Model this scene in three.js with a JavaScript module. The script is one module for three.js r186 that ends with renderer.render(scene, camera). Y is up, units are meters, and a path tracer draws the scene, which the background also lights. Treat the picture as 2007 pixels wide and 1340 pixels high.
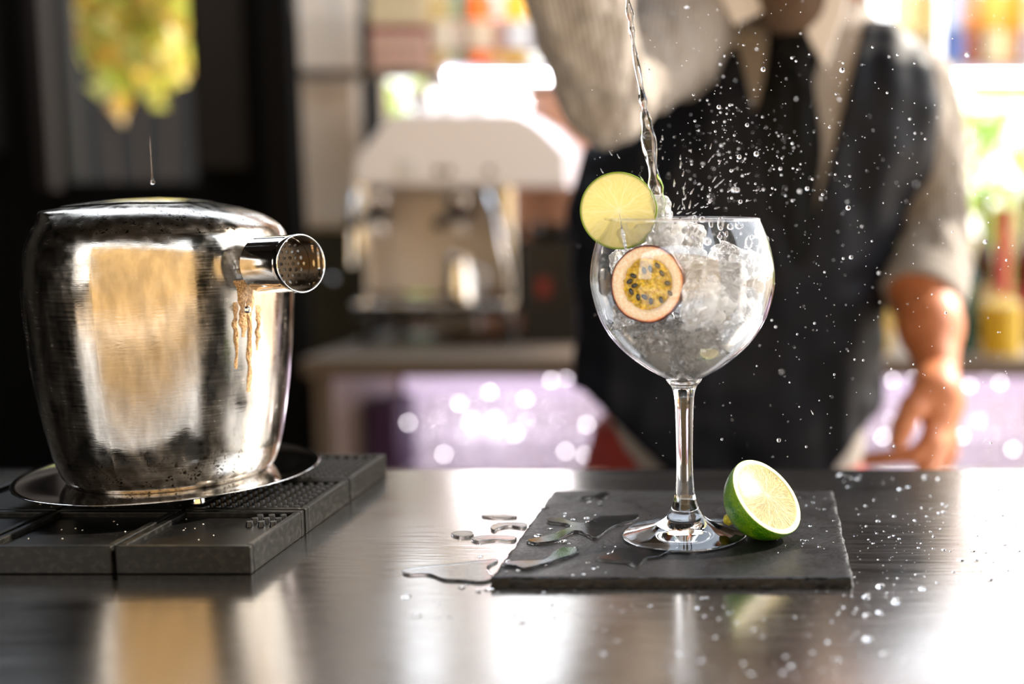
import * as THREE from 'three';
import { mergeGeometries } from 'three/addons/utils/BufferGeometryUtils.js';
import { RoundedBoxGeometry } from 'three/addons/geometries/RoundedBoxGeometry.js';
import { RectAreaLightUniformsLib } from 'three/addons/lights/RectAreaLightUniformsLib.js';
import { createNoise3D, createNoise2D } from 'simplex-noise';

// ───────────────────────── camera, sky, sun, exposure ─────────────────────────
const scene = new THREE.Scene();
const CT = 1.05, EYE = 0.21, F = 2250, CX = 1500, CY = 626, HORIZON = 385;   // counter height, eye above it, lens in photo pixels, lens centre
const tilt = Math.atan((CY - HORIZON) / F);
const camera = new THREE.PerspectiveCamera(2 * Math.atan(CY / F) * 180 / Math.PI, 3000 / 1252, 0.05, 300);
camera.setViewOffset(3000, 1252, 0, 0, 2007, 1340);
camera.position.set(0, CT + EYE, 0);
camera.rotation.x = -tilt;
camera.focus = 0.695;
camera.userData.fStop = camera.getFocalLength() / 17.0;

const sky = (() => {
  const W = 64, H = 32, d = new Float32Array(W * H * 4);
  for (let y = 0; y < H; y++) {
    const e = Math.max(0, Math.sin(((y + 0.5) / H - 0.5) * Math.PI)), k = Math.pow(e, 0.6);
    for (let x = 0; x < W; x++) d.set([1.12 - 0.42 * k, 1.07 - 0.22 * k, 1.0 + 0.06 * k, 1], (y * W + x) * 4);
  }
  const t = new THREE.DataTexture(d, W, H, THREE.RGBAFormat, THREE.FloatType);
  t.mapping = THREE.EquirectangularReflectionMapping; t.magFilter = THREE.LinearFilter; t.needsUpdate = true;
  return t;
})();
scene.background = sky; scene.environment = sky;
scene.backgroundIntensity = 2.0; scene.environmentIntensity = 2.0;

const sun = new THREE.DirectionalLight(new THREE.Color().setRGB(1, 0.9, 0.76), 6.5);
sun.position.set(0.67 * 12, CT + 0.60 * 12, -0.8 - 0.43 * 12); sun.target.position.set(0, CT, -0.8);
sun.castShadow = true; sun.shadow.radius = 1; sun.shadow.mapSize.set(4096, 4096);
Object.assign(sun.shadow.camera, { left: -6, right: 6, top: 6, bottom: -6, near: 0.5, far: 40 });
scene.add(sun, sun.target);

const renderer = new THREE.WebGLRenderer();
renderer.toneMapping = THREE.LinearToneMapping;
renderer.toneMappingExposure = 1.95;
renderer.shadowMap.enabled = true;
RectAreaLightUniformsLib.init();

// ───────────────────────── helpers ─────────────────────────
let seed = 12345;
const rnd = () => { seed = (seed + 0x6d2b79f5) | 0; let t = Math.imul(seed ^ (seed >>> 15), 1 | seed); t = (t + Math.imul(t ^ (t >>> 7), 61 | t)) ^ t; return ((t ^ (t >>> 14)) >>> 0) / 4294967296; };
const rr = (a, b) => a + (b - a) * rnd(), gauss = () => (rnd() + rnd() + rnd() + rnd() - 2) * 1.2;
const n3 = createNoise3D(rnd), n2 = createNoise2D(rnd);
const V = (x, y, z) => new THREE.Vector3(x, y, z), clamp = THREE.MathUtils.clamp, lerp = THREE.MathUtils.lerp, sstep = THREE.MathUtils.smoothstep;
const fbm = (x, y, o = 4) => { let s = 0, a = 0.5; for (let i = 0; i < o; i++, a *= 0.5, x *= 2.03, y *= 2.03) s += a * n2(x, y); return s; };
// photo pixel -> point: on the vertical plane at distance z, or on the level plane at height y above the counter
const ray = (px, py) => { const v = (py - CY) / F, c = Math.cos(tilt), s = Math.sin(tilt); return V((px - CX) / F, -v * c - s, -c + v * s); };
const onZ = (px, py, z) => { const r = ray(px, py); r.multiplyScalar(z / -r.z); r.y += CT + EYE; return r; };
const onY = (px, py, y) => { const r = ray(px, py); r.multiplyScalar((y - EYE) / r.y); r.y += CT + EYE; return r; };
const PX = (z) => z / F;                       // metres in one photo pixel at distance z

const taken = new Map();
const numbered = (n) => { const k = taken.get(n) ?? 0; taken.set(n, k + 1); return k ? n + '_' + String(k).padStart(3, '0') : n; };
function tag(o, label, category, group, kind) {
  if (label) o.userData.label = label;
  if (category) o.userData.category = category;
  if (group) o.userData.group = group;
  if (kind) o.userData.kind = kind;
  return o;
}
function mesh(name, geo, mat, parent) {
  const m = new THREE.Mesh(geo, mat); m.castShadow = m.receiveShadow = true;
  m.name = parent ? name : numbered(name); (parent ?? scene).add(m);
  return m;
}
function thing(name, label, category, pos = V(0, 0, 0), group) {
  const g = new THREE.Group(); g.name = numbered(name); g.position.copy(pos); scene.add(g);
  return tag(g, label, category, group);
}
const struct = (name, geo, mat, parent, label) => { const m = mesh(name, geo, mat, parent); if (!parent) { m.name = name; m.userData.kind = 'structure'; if (label) m.userData.label = label; } return m; };
const geoOnly = (g) => { g = g.index ? g.toNonIndexed() : g; for (const k of Object.keys(g.attributes)) if (!['position', 'normal', 'uv'].includes(k)) g.deleteAttribute(k); return g; };
const merge = (list) => mergeGeometries(list.map(geoOnly));
const box = (x0, x1, y0, y1, z0, z1, r = 0) => {
  const g = r ? new RoundedBoxGeometry(x1 - x0, y1 - y0, z1 - z0, 2, r) : new THREE.BoxGeometry(x1 - x0, y1 - y0, z1 - z0);
  return g.translate((x0 + x1) / 2, (y0 + y1) / 2, (z0 + z1) / 2);
};
const lathe = (pts, seg = 48) => new THREE.LatheGeometry(pts.map(([r, y]) => new THREE.Vector2(Math.max(r, 1e-5), y)), seg);
function smoothPts(pts, n) { const c = new THREE.SplineCurve(pts.map(([a, b]) => new THREE.Vector2(a, b))); return c.getPoints(n).map((p) => [p.x, p.y]); }
const tube = (pts, r, seg = 24, rad = 10) => new THREE.TubeGeometry(new THREE.CatmullRomCurve3(pts), seg, r, rad);
function rod(a, b, r, r2 = r, seg = 16) {
  const g = new THREE.CylinderGeometry(r2, r, a.distanceTo(b), seg);
  g.applyQuaternion(new THREE.Quaternion().setFromUnitVectors(V(0, 1, 0), b.clone().sub(a).normalize()));
  return g.translate((a.x + b.x) / 2, (a.y + b.y) / 2, (a.z + b.z) / 2);
}
function tex(w, h, fn, srgb = true) {      // fn(u, v) -> [r, g, b] in 0..1 (sRGB when srgb)
  const d = new Uint8Array(w * h * 4);
  for (let y = 0; y < h; y++) for (let x = 0; x < w; x++) { const c = fn((x + 0.5) / w, (y + 0.5) / h); for (let k = 0; k < 3; k++) d[(y * w + x) * 4 + k] = clamp(c[k], 0, 1) * 255; d[(y * w + x) * 4 + 3] = 255; }
  const t = new THREE.DataTexture(d, w, h); t.wrapS = t.wrapT = THREE.RepeatWrapping; t.magFilter = THREE.LinearFilter;
  if (srgb) t.colorSpace = THREE.SRGBColorSpace; t.needsUpdate = true; return t;
}
const grey = (v) => [v, v, v];
const mat = (color, roughness = 0.6, metalness = 0, extra = {}) => new THREE.MeshPhysicalMaterial({ color, roughness, metalness, ...extra });
// surface nets: a smooth mesh of the set sdf < 0
function nets(sdf, lo, hi, h, uvs = 1) {
  const n = [0, 1, 2].map((k) => Math.ceil((hi[k] - lo[k]) / h) + 1), [nx, ny, nz] = n;
  const val = new Float32Array(nx * ny * nz), id = new Int32Array(nx * ny * nz).fill(-1), at = (i, j, k) => i + nx * (j + ny * k);
  for (let k = 0; k < nz; k++) for (let j = 0; j < ny; j++) for (let i = 0; i < nx; i++) val[at(i, j, k)] = sdf(lo[0] + i * h, lo[1] + j * h, lo[2] + k * h);
  const pos = [], nor = [], uv = [], index = [];
  for (let k = 0; k < nz - 1; k++) for (let j = 0; j < ny - 1; j++) for (let i = 0; i < nx - 1; i++) {
    let cx = 0, cy = 0, cz = 0, c = 0;
    const e = (a, b, c2, d, e2, f) => { const p = val[at(i + a, j + b, k + c2)], q = val[at(i + d, j + e2, k + f)]; if ((p < 0) !== (q < 0)) { const t = p / (p - q); cx += a + (d - a) * t; cy += b + (e2 - b) * t; cz += c2 + (f - c2) * t; c++; } };
    for (let a = 0; a < 2; a++) for (let b = 0; b < 2; b++) { e(0, a, b, 1, a, b); e(a, 0, b, a, 1, b); e(a, b, 0, a, b, 1); }
    if (!c) continue;
    id[at(i, j, k)] = pos.length / 3;
    const x = lo[0] + (i + cx / c) * h, y = lo[1] + (j + cy / c) * h, z = lo[2] + (k + cz / c) * h, s = h * 0.4;
    let gx = sdf(x + s, y, z) - sdf(x - s, y, z), gy = sdf(x, y + s, z) - sdf(x, y - s, z), gz = sdf(x, y, z + s) - sdf(x, y, z - s);
    const l = Math.hypot(gx, gy, gz) || 1; gx /= l; gy /= l; gz /= l;
    pos.push(x, y, z); nor.push(gx, gy, gz); uv.push((Math.abs(gx) > 0.8 ? z : x) / uvs, y / uvs);
  }
  const quad = (a, b, c, d, flip) => { if (a < 0 || b < 0 || c < 0 || d < 0) return; if (flip) index.push(a, c, b, a, d, c); else index.push(a, b, c, a, c, d); };
  for (let k = 1; k < nz - 1; k++) for (let j = 1; j < ny - 1; j++) for (let i = 1; i < nx - 1; i++) {
    const s = val[at(i, j, k)] < 0;
    if (s !== (val[at(i + 1, j, k)] < 0)) quad(id[at(i, j - 1, k - 1)], id[at(i, j, k - 1)], id[at(i, j, k)], id[at(i, j - 1, k)], !s);
    if (s !== (val[at(i, j + 1, k)] < 0)) quad(id[at(i - 1, j, k - 1)], id[at(i - 1, j, k)], id[at(i, j, k)], id[at(i, j, k - 1)], !s);
    if (s !== (val[at(i, j, k + 1)] < 0)) quad(id[at(i - 1, j - 1, k)], id[at(i, j - 1, k)], id[at(i, j, k)], id[at(i - 1, j, k)], !s);
  }
  const g = new THREE.BufferGeometry();
  g.setAttribute('position', new THREE.Float32BufferAttribute(pos, 3)); g.setAttribute('normal', new THREE.Float32BufferAttribute(nor, 3)); g.setAttribute('uv', new THREE.Float32BufferAttribute(uv, 2));
  g.setIndex(index); return g;
}
const smin = (a, b, k) => { const h = Math.max(k - Math.abs(a - b), 0) / k; return Math.min(a, b) - h * h * k * 0.25; };
const smax = (a, b, k) => -smin(-a, -b, k);
const cap = (a, b, ra, rb) => {            // tapered capsule
  const dx = b.x - a.x, dy = b.y - a.y, dz = b.z - a.z, l2 = dx * dx + dy * dy + dz * dz || 1e-9;
  return (x, y, z) => { const t = clamp(((x - a.x) * dx + (y - a.y) * dy + (z - a.z) * dz) / l2, 0, 1); return Math.hypot(x - a.x - dx * t, y - a.y - dy * t, z - a.z - dz * t) - (ra + (rb - ra) * t); };
};
const chain = (pts, k = 0.01) => {         // [[V, r], …] -> joined capsules
  const c = pts.slice(1).map((p, i) => cap(pts[i][0], p[0], pts[i][1], p[1]));
  return (x, y, z) => c.reduce((d, f) => smin(d, f(x, y, z), k), 1e3);
};
const ell = (c, rx, ry, rz) => (x, y, z) => { const a = (x - c.x) / rx, b = (y - c.y) / ry, d = (z - c.z) / rz, l = Math.hypot(a, b, d); return (l - 1) * Math.min(rx, ry, rz); };

// ───────────────────────── materials ─────────────────────────
const steelRough = tex(512, 512, (u, v) => grey(0.36 + 0.07 * fbm(u * 4, v * 4) + 0.10 * fbm(u * 6, v * 160)), false);
const brushBump = tex(512, 512, (u, v) => grey(0.5 + 0.5 * n2(u * 9, v * 220) * 0.6 + 0.2 * n2(u * 30, v * 400)), false);
const M = {
  counter: mat(0xffffff, 0.5, 1, { map: null, roughnessMap: steelRough, bumpMap: brushBump, bumpScale: 0.00007 }),
  steel: mat(new THREE.Color().setRGB(0.72, 0.69, 0.65), 0.14, 1),
  chrome: mat(new THREE.Color().setRGB(0.85, 0.83, 0.81), 0.06, 1),
  blackPlastic: mat(0x0d0c0b, 0.4), darkWall: mat(0x070605, 0.8, 0, { specularIntensity: 0.2 }), darkPanel: mat(0x262019, 0.7, 0, { specularIntensity: 0.3 }), post: mat(0x0a0807, 0.7, 0, { specularIntensity: 0.25 }),
  cream: mat(0xf0e2d0, 0.75), tan: mat(0xa5795c, 0.8), white: mat(0xe9e4dd, 0.6), wood: mat(0x6a5a49, 0.6), floor: mat(0x2a2420, 0.7), roof: mat(0x1a1714, 0.8),
  pane: mat(0xffffff, 0.02, 0, { transmission: 1, thickness: 0, ior: 1.5 }),
  glass: mat(0xffffff, 0.0, 0, { transmission: 1, thickness: 0.01, ior: 1.5 }),
  bowl: mat(0xffffff, 0.0, 0, { transmission: 1, thickness: 0, ior: 1.5 }),
  water: mat(0xffffff, 0.0, 0, { transmission: 1, thickness: 0.01, ior: 1.33 }),
  ice: mat(0xffffff, 0.03, 0, { transmission: 0.83, thickness: 0.02, ior: 1.31 }),
  core: mat(0xf4f6f8, 1, 0, { transmission: 0.6, thickness: 0 }),
};
M.counter.color.setRGB(0.48, 0.455, 0.43);

// ───────────────────────── the setting ─────────────────────────
const ZB = 3.0, bx = (px) => onZ(px, HORIZON, ZB).x, by = (py) => onZ(CX, py, ZB).y;
const ROOF = 2.65, WZ0 = -ZB - 0.14, WZ1 = -ZB;
struct('floor', box(-2.8, 1.3, -0.1, 0, -3.2, 0.9), M.floor);
struct('ground', box(-30, 30, -0.3, -0.1, -40, 30), mat(0xb7a48c, 0.9), null, 'sunny pale paving around the bar');
struct('ceiling', box(-2.8, 1.15, ROOF, ROOF + 0.12, -2.05, 1.6), M.roof);
{
  const wx = [bx(100), bx(388), bx(722), bx(850), bx(1135), bx(1690)];
  struct('wall_back', merge([
    box(-2.8, wx[0], 0, ROOF, WZ0, WZ1), box(wx[0], wx[1], 0, by(372), WZ0, WZ1), box(wx[0], wx[1], 2.3, ROOF, WZ0, WZ1), box(wx[1], wx[2], 0, ROOF, WZ0, WZ1),
  ]), M.darkWall);
  const w2 = struct('wall_rear', merge([
    box(wx[2], wx[3], 0, by(640), WZ0, WZ1), box(wx[2], wx[3], 2.3, ROOF, WZ0, WZ1),
    box(wx[3], wx[4], 0, by(178), WZ0, WZ1), box(wx[3], wx[4], 2.3, ROOF, WZ0, WZ1),
    box(wx[4], wx[5], 0, ROOF, WZ0, WZ1), box(wx[5], 1.3, 0, by(640), WZ0, WZ1), box(wx[5], 1.3, 2.3, ROOF, WZ0, WZ1),
  ]), M.tan);
  const win = (n, x0, x1, y0, y1, bars) => {
    const g = new THREE.Group(); g.name = 'window_' + n; g.userData.kind = 'structure'; scene.add(g);
    const t = 0.022, fm = n === 1 ? M.post : M.wood;
    mesh('window_frame', merge([box(x0, x0 + t, y0, y1, WZ0 + 0.02, WZ0 + 0.09), box(x1 - t, x1, y0, y1, WZ0 + 0.02, WZ0 + 0.09), box(x0 + t, x1 - t, y0, y0 + t, WZ0 + 0.02, WZ0 + 0.09), box(x0 + t, x1 - t, y1 - t, y1, WZ0 + 0.02, WZ0 + 0.09),
      ...bars.map((b) => box(b - t / 2, b + t / 2, y0 + t, y1 - t, WZ0 + 0.02, WZ0 + 0.09))]), fm, g);
    mesh('pane', box(x0 + t, x1 - t, y0 + t, y1 - t, WZ0 + 0.05, WZ0 + 0.0501), M.pane, g);
  };
  win(1, wx[0], wx[1], by(372), 2.3, []);
  win(2, wx[2], wx[3], by(640), 2.3, []);
  win(3, wx[3], wx[4], by(178), 2.3, []);
  win(4, wx[5], 1.3, by(640), 2.3, [bx(2140)]);
}
struct('wall_left', box(-2.92, -2.8, 0, ROOF, -3.2, 1.5), M.darkWall);
// posts, pale pillar and panels standing before the back wall
struct('trim_1', box(onZ(506, 0, 2.6).x, onZ(562, 0, 2.6).x, 0, ROOF, -2.66, -2.6), M.post);
struct('trim_2', box(onZ(690, 0, 2.9).x, onZ(722, 0, 2.9).x, 0, ROOF, -2.98, -2.9), M.post);
struct('trim_3', box(bx(853), bx(940), by(640), ROOF, -2.99, -2.94), M.white);
struct('trim_4', box(bx(408), bx(500), by(330), ROOF, -2.995, -2.96), M.darkPanel);
struct('trim_5', box(bx(98), bx(126), by(372), ROOF, -2.995, -2.95), mat(0x1c1614, 0.7, 0, { specularIntensity: 0.3 }));
struct('trim_6', box(bx(-80), bx(28), by(300), ROOF, -2.995, -2.96), mat(0x1c1916, 0.7, 0, { specularIntensity: 0.3 }));

// garden behind the windows
const leafGeo = (() => { const g = new THREE.BufferGeometry(); const p = [0, 0, 0, 0.5, 0.5, 0.12, 0, 0.42, 0, -0.5, 0.5, 0.12, 0, 1.2, -0.1]; g.setAttribute('position', new THREE.Float32BufferAttribute(p, 3)); g.setIndex([0, 1, 2, 0, 2, 3, 2, 1, 4, 2, 4, 3]); g.computeVertexNormals(); return g; })();
const leafMat = mat(0xffffff, 1, 0, { transmission: 0.5, thickness: 0, side: THREE.DoubleSide, specularIntensity: 0.2 });
function plant(name, label, cx, cy, cz, rx, ry, rz, count, size, hues, trunk) {
  const g = thing(name, label, name.includes('bush') ? 'bush' : 'tree', V(cx, -0.1, cz));
  const im = new THREE.InstancedMesh(leafGeo, leafMat, count), m = new THREE.Matrix4(), q = new THREE.Quaternion(), col = new THREE.Color();
  for (let i = 0; i < count; i++) {
    let p; do { p = V(rr(-1, 1), rr(-1, 1), rr(-1, 1)); } while (p.length() > 1 || n3(p.x * 2.2 + cx, p.y * 2.2, p.z * 2.2 + cz) < -0.15);
    q.setFromEuler(new THREE.Euler(rr(0, 6), rr(0, 6), rr(0, 6))); const s = size * rr(0.6, 1.4);
    m.compose(V(p.x * rx, cy + 0.1 + p.y * ry, p.z * rz), q, V(s, s, s)); im.setMatrixAt(i, m);
    const hsl = hues[Math.floor(rnd() * hues.length)]; im.setColorAt(i, col.setRGB(...hsl.map((c) => c * rr(0.8, 1.2))));
  }
  im.name = 'foliage'; im.userData.kind = 'stuff'; im.castShadow = im.receiveShadow = true; g.add(im);
  const st = [0, 1, 2].map((k) => rod(V(0, 0, 0), V(rx * 0.4 * (k - 1), cy, rz * 0.2 * (1 - k)), trunk, trunk * 0.4, 8));
  mesh('trunk', merge(st), mat(0x4a3a2a, 0.9), g);
}
const yel = [[0.75, 0.68, 0.16], [0.62, 0.60, 0.14], [0.82, 0.76, 0.30], [0.45, 0.46, 0.10], [0.7, 0.5, 0.12]], grn = [[0.42, 0.55, 0.12], [0.55, 0.66, 0.2], [0.3, 0.42, 0.1], [0.66, 0.72, 0.3]];
plant('yellow_bush', 'yellow green leaves hanging outside the dark window', onZ(262, 60, 3.75).x, onZ(262, 40, 3.75).y + 0.14, -3.75, 0.24, 0.42, 0.22, 520, 0.075, yel, 0.006);
plant('garden_tree', 'bright green tree outside the window behind the espresso machine', onZ(820, 200, 5.6).x, 1.35, -5.6, 0.75, 0.9, 0.6, 900, 0.11, grn, 0.05);
plant('garden_tree', 'bright green tree outside the window behind the clear spirits bottles', onZ(2000, 300, 5.4).x, 1.25, -5.4, 1.0, 0.8, 0.6, 900, 0.11, grn, 0.05);
struct('wall_garden', box(-6, -2.2, -0.1, 2.6, -4.75, -4.6), mat(0x120f0c, 0.9));
struct('wall_outside', box(-6, 4, -0.1, 0.95, -8.2, -8.0), mat(0x5b6a35, 0.9));
// terrace in front: pale house front across the way, a low dark wall and an added dark screen
struct('wall_house', box(-4.7, 12, -0.1, 4.4, 6.0, 6.3), mat(0xa88e62, 0.9));
struct('wall_terrace', box(-9, -4.7, -0.1, 1.35, 6.2, 6.4), mat(0x1d1a15, 0.9));
struct('wall_right_added', box(1.15, 1.25, 0, ROOF, -0.5, 0.35), M.post);  // unseen dark screen added to darken the right side of the pot reflection

// ───────────────────────── front bar counter ─────────────────────────
const backEdge = -onY(1500, 918, 0).z;       // distance of the counter's far edge
{
  const c = thing('bar_counter', 'brushed stainless steel bar counter with water drops', 'counter', V(0, 0, 0));
  const top = box(-2.2, 1.1, CT - 0.035, CT, -backEdge, -0.22, 0.004);
  { const p = top.attributes.position, uv = top.attributes.uv; for (let i = 0; i < p.count; i++) uv.setXY(i, p.getX(i) / 0.8, p.getZ(i) / 0.8); }
  mesh('worktop', top, M.counter, c);
  mesh('front_panel', box(-2.18, 1.08, 0, CT - 0.035, -0.34, -0.3), mat(0x1c1815, 0.6), c);
  const b = thing('work_bench', 'lower steel work bench behind the bar counter', 'bench', V(0, 0, 0));
  mesh('bench_top', box(-1.4, 1.05, CT - 0.165, CT - 0.128, -1.40, -backEdge - 0.01, 0.004), M.steel, b);
  mesh('bench_body', box(-1.4, 1.05, 0, CT - 0.165, -1.30, -backEdge - 0.03), M.blackPlastic, b);
}

// ───────────────────────── black slotted bar mat ─────────────────────────
const MAT_H = 0.016;
const slateDust = tex(512, 512, (u, v) => { const s = fbm(u * 5, v * 5), d = n2(u * 90, v * 90) > 0.86 ? 0.35 : 0; return [0.045 + 0.025 * s + d, 0.042 + 0.022 * s + d * 0.9, 0.04 + 0.02 * s + d * 0.8]; });
const scuff = tex(512, 256, (u, v) => { const s = fbm(u * 14, v * 9, 5), e = fbm(u * 40, v * 30); const k = clamp(s * 1.3 + 0.1, 0, 1) * 0.10 + clamp(e, 0, 1) * 0.06; return [0.06 + k, 0.058 + k * 0.95, 0.05 + k * 0.85]; });
{
  const A = onY(490, 1072, MAT_H), B = onY(762, 889, MAT_H), x1 = (A.x + B.x) / 2, z0 = -A.z, z1 = -B.z, t = (z1 - z0) / 3, H = MAT_H;
  const g = thing('bar_mat', 'black rubber bar mat of square tiles under the steel pot', 'bar mat', V(x1, CT, -z0));
  const flat = mat(0xffffff, 0.38, 0, { map: slateDust, specularIntensity: 0.25 }), edge = mat(0xffffff, 0.33, 0, { map: scuff, specularIntensity: 0.4 }), pegM = mat(0x0c0b0a, 0.35);
  const pegGeo = new THREE.CylinderGeometry(0.0019, 0.0026, 0.003, 8).translate(0, 0.0015, 0);
  const gap = 0.0011;
  for (let r = 0; r < 3; r++) for (let c = 0; c < 3; c++) {
    const X1 = -c * t - gap, X0 = X1 - t + 2 * gap, Z1 = -r * t - gap, Z0 = Z1 - t + 2 * gap, w = 0.0045, fl = H - 0.0035;
    const b = [box(X0, X1, 0, H, Z1 - w, Z1, 0.001), box(X0, X1, 0, H, Z0, Z0 + w, 0.001), box(X0, X0 + w, 0, H, Z0 + w, Z1 - w, 0.001), box(X1 - w, X1, 0, H, Z0 + w, Z1 - w, 0.001)];
    for (const k of b) { const p = k.attributes.position, uv = k.attributes.uv, n = k.attributes.normal; for (let i = 0; i < p.count; i++) uv.setXY(i, (Math.abs(n.getX(i)) > 0.7 ? p.getZ(i) : p.getX(i)) / 0.11 + r * 0.3 + c * 0.17, (Math.abs(n.getY(i)) > 0.7 ? p.getZ(i) : p.getY(i)) / 0.055); }
    const tile = mesh('mat_tile', merge(b), edge, g);
    const f = box(X0 + w, X1 - w, 0.001, fl, Z0 + w, Z1 - w); { const p = f.attributes.position, uv = f.attributes.uv; for (let i = 0; i < p.count; i++) uv.setXY(i, p.getX(i) / 0.1 + r * 0.37, p.getZ(i) / 0.1 + c * 0.21); }
    mesh('tile_floor', f, flat, tile);
    if (c === 0 || (c === 1 && r === 2)) {
      const n = 9, st = (t - 2 * gap - 2 * w) / (n + 0.3);
      for (let i = 0; i < n; i++) for (let j = 0; j < n; j++) {
        if (r === 0 && (i < 6 || j < 6)) continue;
        const p = mesh('peg', pegGeo, pegM, tile); p.position.set(X0 + w + st * (i + 0.65), fl, Z1 - w - st * (j + 0.65));
      }
    }
  }
}

{
  const cg = new THREE.IcosahedronGeometry(1, 0), cm = mat(0xd8cfc0, 0.5);
  for (let i = 0; i < 46; i++) {
    const px = rr(10, 430), py = i < 22 ? 985 + rr(-9, 9) + px * 0.02 : rr(990, 1062); const p = onY(px, py, MAT_H - 0.0035), s = rr(0.8, i < 8 ? 3.4 : 2) * PX(-p.z);
    const m = mesh('crumb', cg, cm); m.position.set(p.x, p.y + s * 0.4, p.z); m.scale.set(s * rr(0.8, 1.6), s * 0.7, s); m.rotation.y = rr(0, 6); tag(m, 'pale crumb lying on the black bar mat', 'crumb', 'crumbs on the bar mat');
  }
}
// ───────────────────────── slate board ─────────────────────────
const SL = 0.0052;
{
  const fl = onY(962, 1132, SL), br = onY(1632, 960, SL), x0 = fl.x, x1 = br.x, z1 = fl.z, z0 = br.z, W = x1 - x0, D = z1 - z0;
  const nx = 150, nz = 140, g = new THREE.BoxGeometry(W, SL, D, nx, 3, nz), p = g.attributes.position, uv = g.attributes.uv;
  for (let i = 0; i < p.count; i++) {
    let x = p.getX(i), y = p.getY(i), z = p.getZ(i); const top = y > 0;
    uv.setXY(i, x / 0.2, (z + y) / 0.2);
    const ex = W / 2 - Math.abs(x), ez = D / 2 - Math.abs(z), ed = Math.min(ex, ez);
    if (ed < 1e-5) { const k = 0.0007 * n3(x * 160, y * 500, z * 160) + 0.0006 * n3(x * 60, 3, z * 60) - (top && y > SL * 0.45 ? 0.0008 : 0); if (ex < 1e-5) x += Math.sign(x) * k; if (ez < 1e-5) z += Math.sign(z) * k; }
    if (y > SL * 0.49) y += 0.00012 * n3(x * 70, 0, z * 70) - (ed < 0.002 ? 0.0004 * Math.abs(n3(x * 200, 8, z * 200)) + 0.0003 * (1 - ed / 0.002) : 0);
    p.setXYZ(i, x, y, z);
  }
  g.computeVertexNormals();
  const map = tex(1024, 1024, (u, v) => { const s = fbm(u * 4, v * 4), f = fbm(u * 40, v * 120, 3), sp = n2(u * 260, v * 260) > 0.9 ? 0.12 : 0, sc = Math.max(0, n2(u * 3, v * 60) - 0.75) * 0.25; const k = 0.085 + 0.03 * s + 0.03 * f + sp * 0.8 + sc; return [k * 1.03, k * 0.96, k * 0.95]; });
  const rough = tex(512, 512, (u, v) => grey(0.40 + 0.12 * fbm(u * 5, v * 5) + 0.12 * fbm(u * 50, v * 50)), false);
  const bump = tex(512, 512, (u, v) => grey(0.5 + 0.5 * fbm(u * 40, v * 90, 4)), false);
  const s = mesh('slate_board', g, mat(0xffffff, 1, 0, { map, roughnessMap: rough, bumpMap: bump, bumpScale: 0.0002, specularIntensity: 0.45 }));
  s.position.set((x0 + x1) / 2, CT + SL / 2, (z0 + z1) / 2);
  tag(s, 'square black slate board under the balloon glass', 'slate board');
}

// ───────────────────────── balloon glass ─────────────────────────
const gBase = onY(1343, 1044, SL + 0.001), GZ = -gBase.z, GX = gBase.x;
const gy = (py) => onZ(1343, py, GZ).y - (CT + SL), gr = (px) => px * PX(GZ) * 1.0;
const bowlOuter = smoothPts([[gr(14), gy(752)], [gr(34), gy(742)], [gr(80), gy(716)], [gr(128), gy(676)], [gr(160), gy(630)], [gr(177), gy(580)], [gr(181), gy(540)], [gr(176), gy(500)], [gr(166), gy(464)], [gr(152), gy(429)]], 60);
const bowlR = (y) => { for (let i = 1; i < bowlOuter.length; i++) if (y <= bowlOuter[i][1]) { const [r0, y0] = bowlOuter[i - 1], [r1, y1] = bowlOuter[i]; return lerp(r0, r1, clamp((y - y0) / (y1 - y0 || 1), 0, 1)); } return bowlOuter.at(-1)[0]; };
const RIM_Y = gy(429);
{
  const g = thing('balloon_glass', 'clear stemmed balloon cocktail glass standing on the slate', 'glass', V(GX, CT + SL, -GZ));
  const inner = bowlOuter.slice(3).map(([r, y]) => [r - 0.0011, y + 0.0003]);
  mesh('bowl', lathe([...bowlOuter.slice(1), [gr(152) - 0.0005, RIM_Y + 0.0007], ...inner.reverse()], 128), M.bowl, g);
  const rim = new THREE.TorusGeometry(gr(152) - 0.0004, 0.0007, 10, 128).rotateX(Math.PI / 2).translate(0, RIM_Y, 0);
  mesh('rim', rim, M.glass, g);
  const y = (p) => gy(p);
  const stem = smoothPts([[gr(38), y(738)], [gr(33), y(748)], [gr(24), y(760)], [gr(18.5), y(790)], [gr(17), y(850)], [gr(16.5), y(910)], [gr(19), y(960)], [gr(26), y(990)], [gr(33), y(1004)]], 40);
  const foot = smoothPts([[gr(33), y(1004)], [gr(40), y(1014)], [gr(60), y(1026)], [gr(95), y(1036)], [gr(122), y(1042)]], 24);
  // the solid stem and foot share one ring of vertices, so that no face lies between them
  mesh('stem', lathe([[0, y(731)], [gr(20), y(733)], ...stem].reverse(), 64), M.glass, g);
  mesh('foot', lathe([[0, 0.0004], [gr(100), 0.0003], [gr(122), 0.0006], [gr(126), 0.0013], ...foot.slice().reverse()], 96), M.glass, g);
}
const inGlass = (px, py, dz) => { const p = onZ(px, py, GZ + dz); return p; };   // dz: distance behind the glass axis

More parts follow.
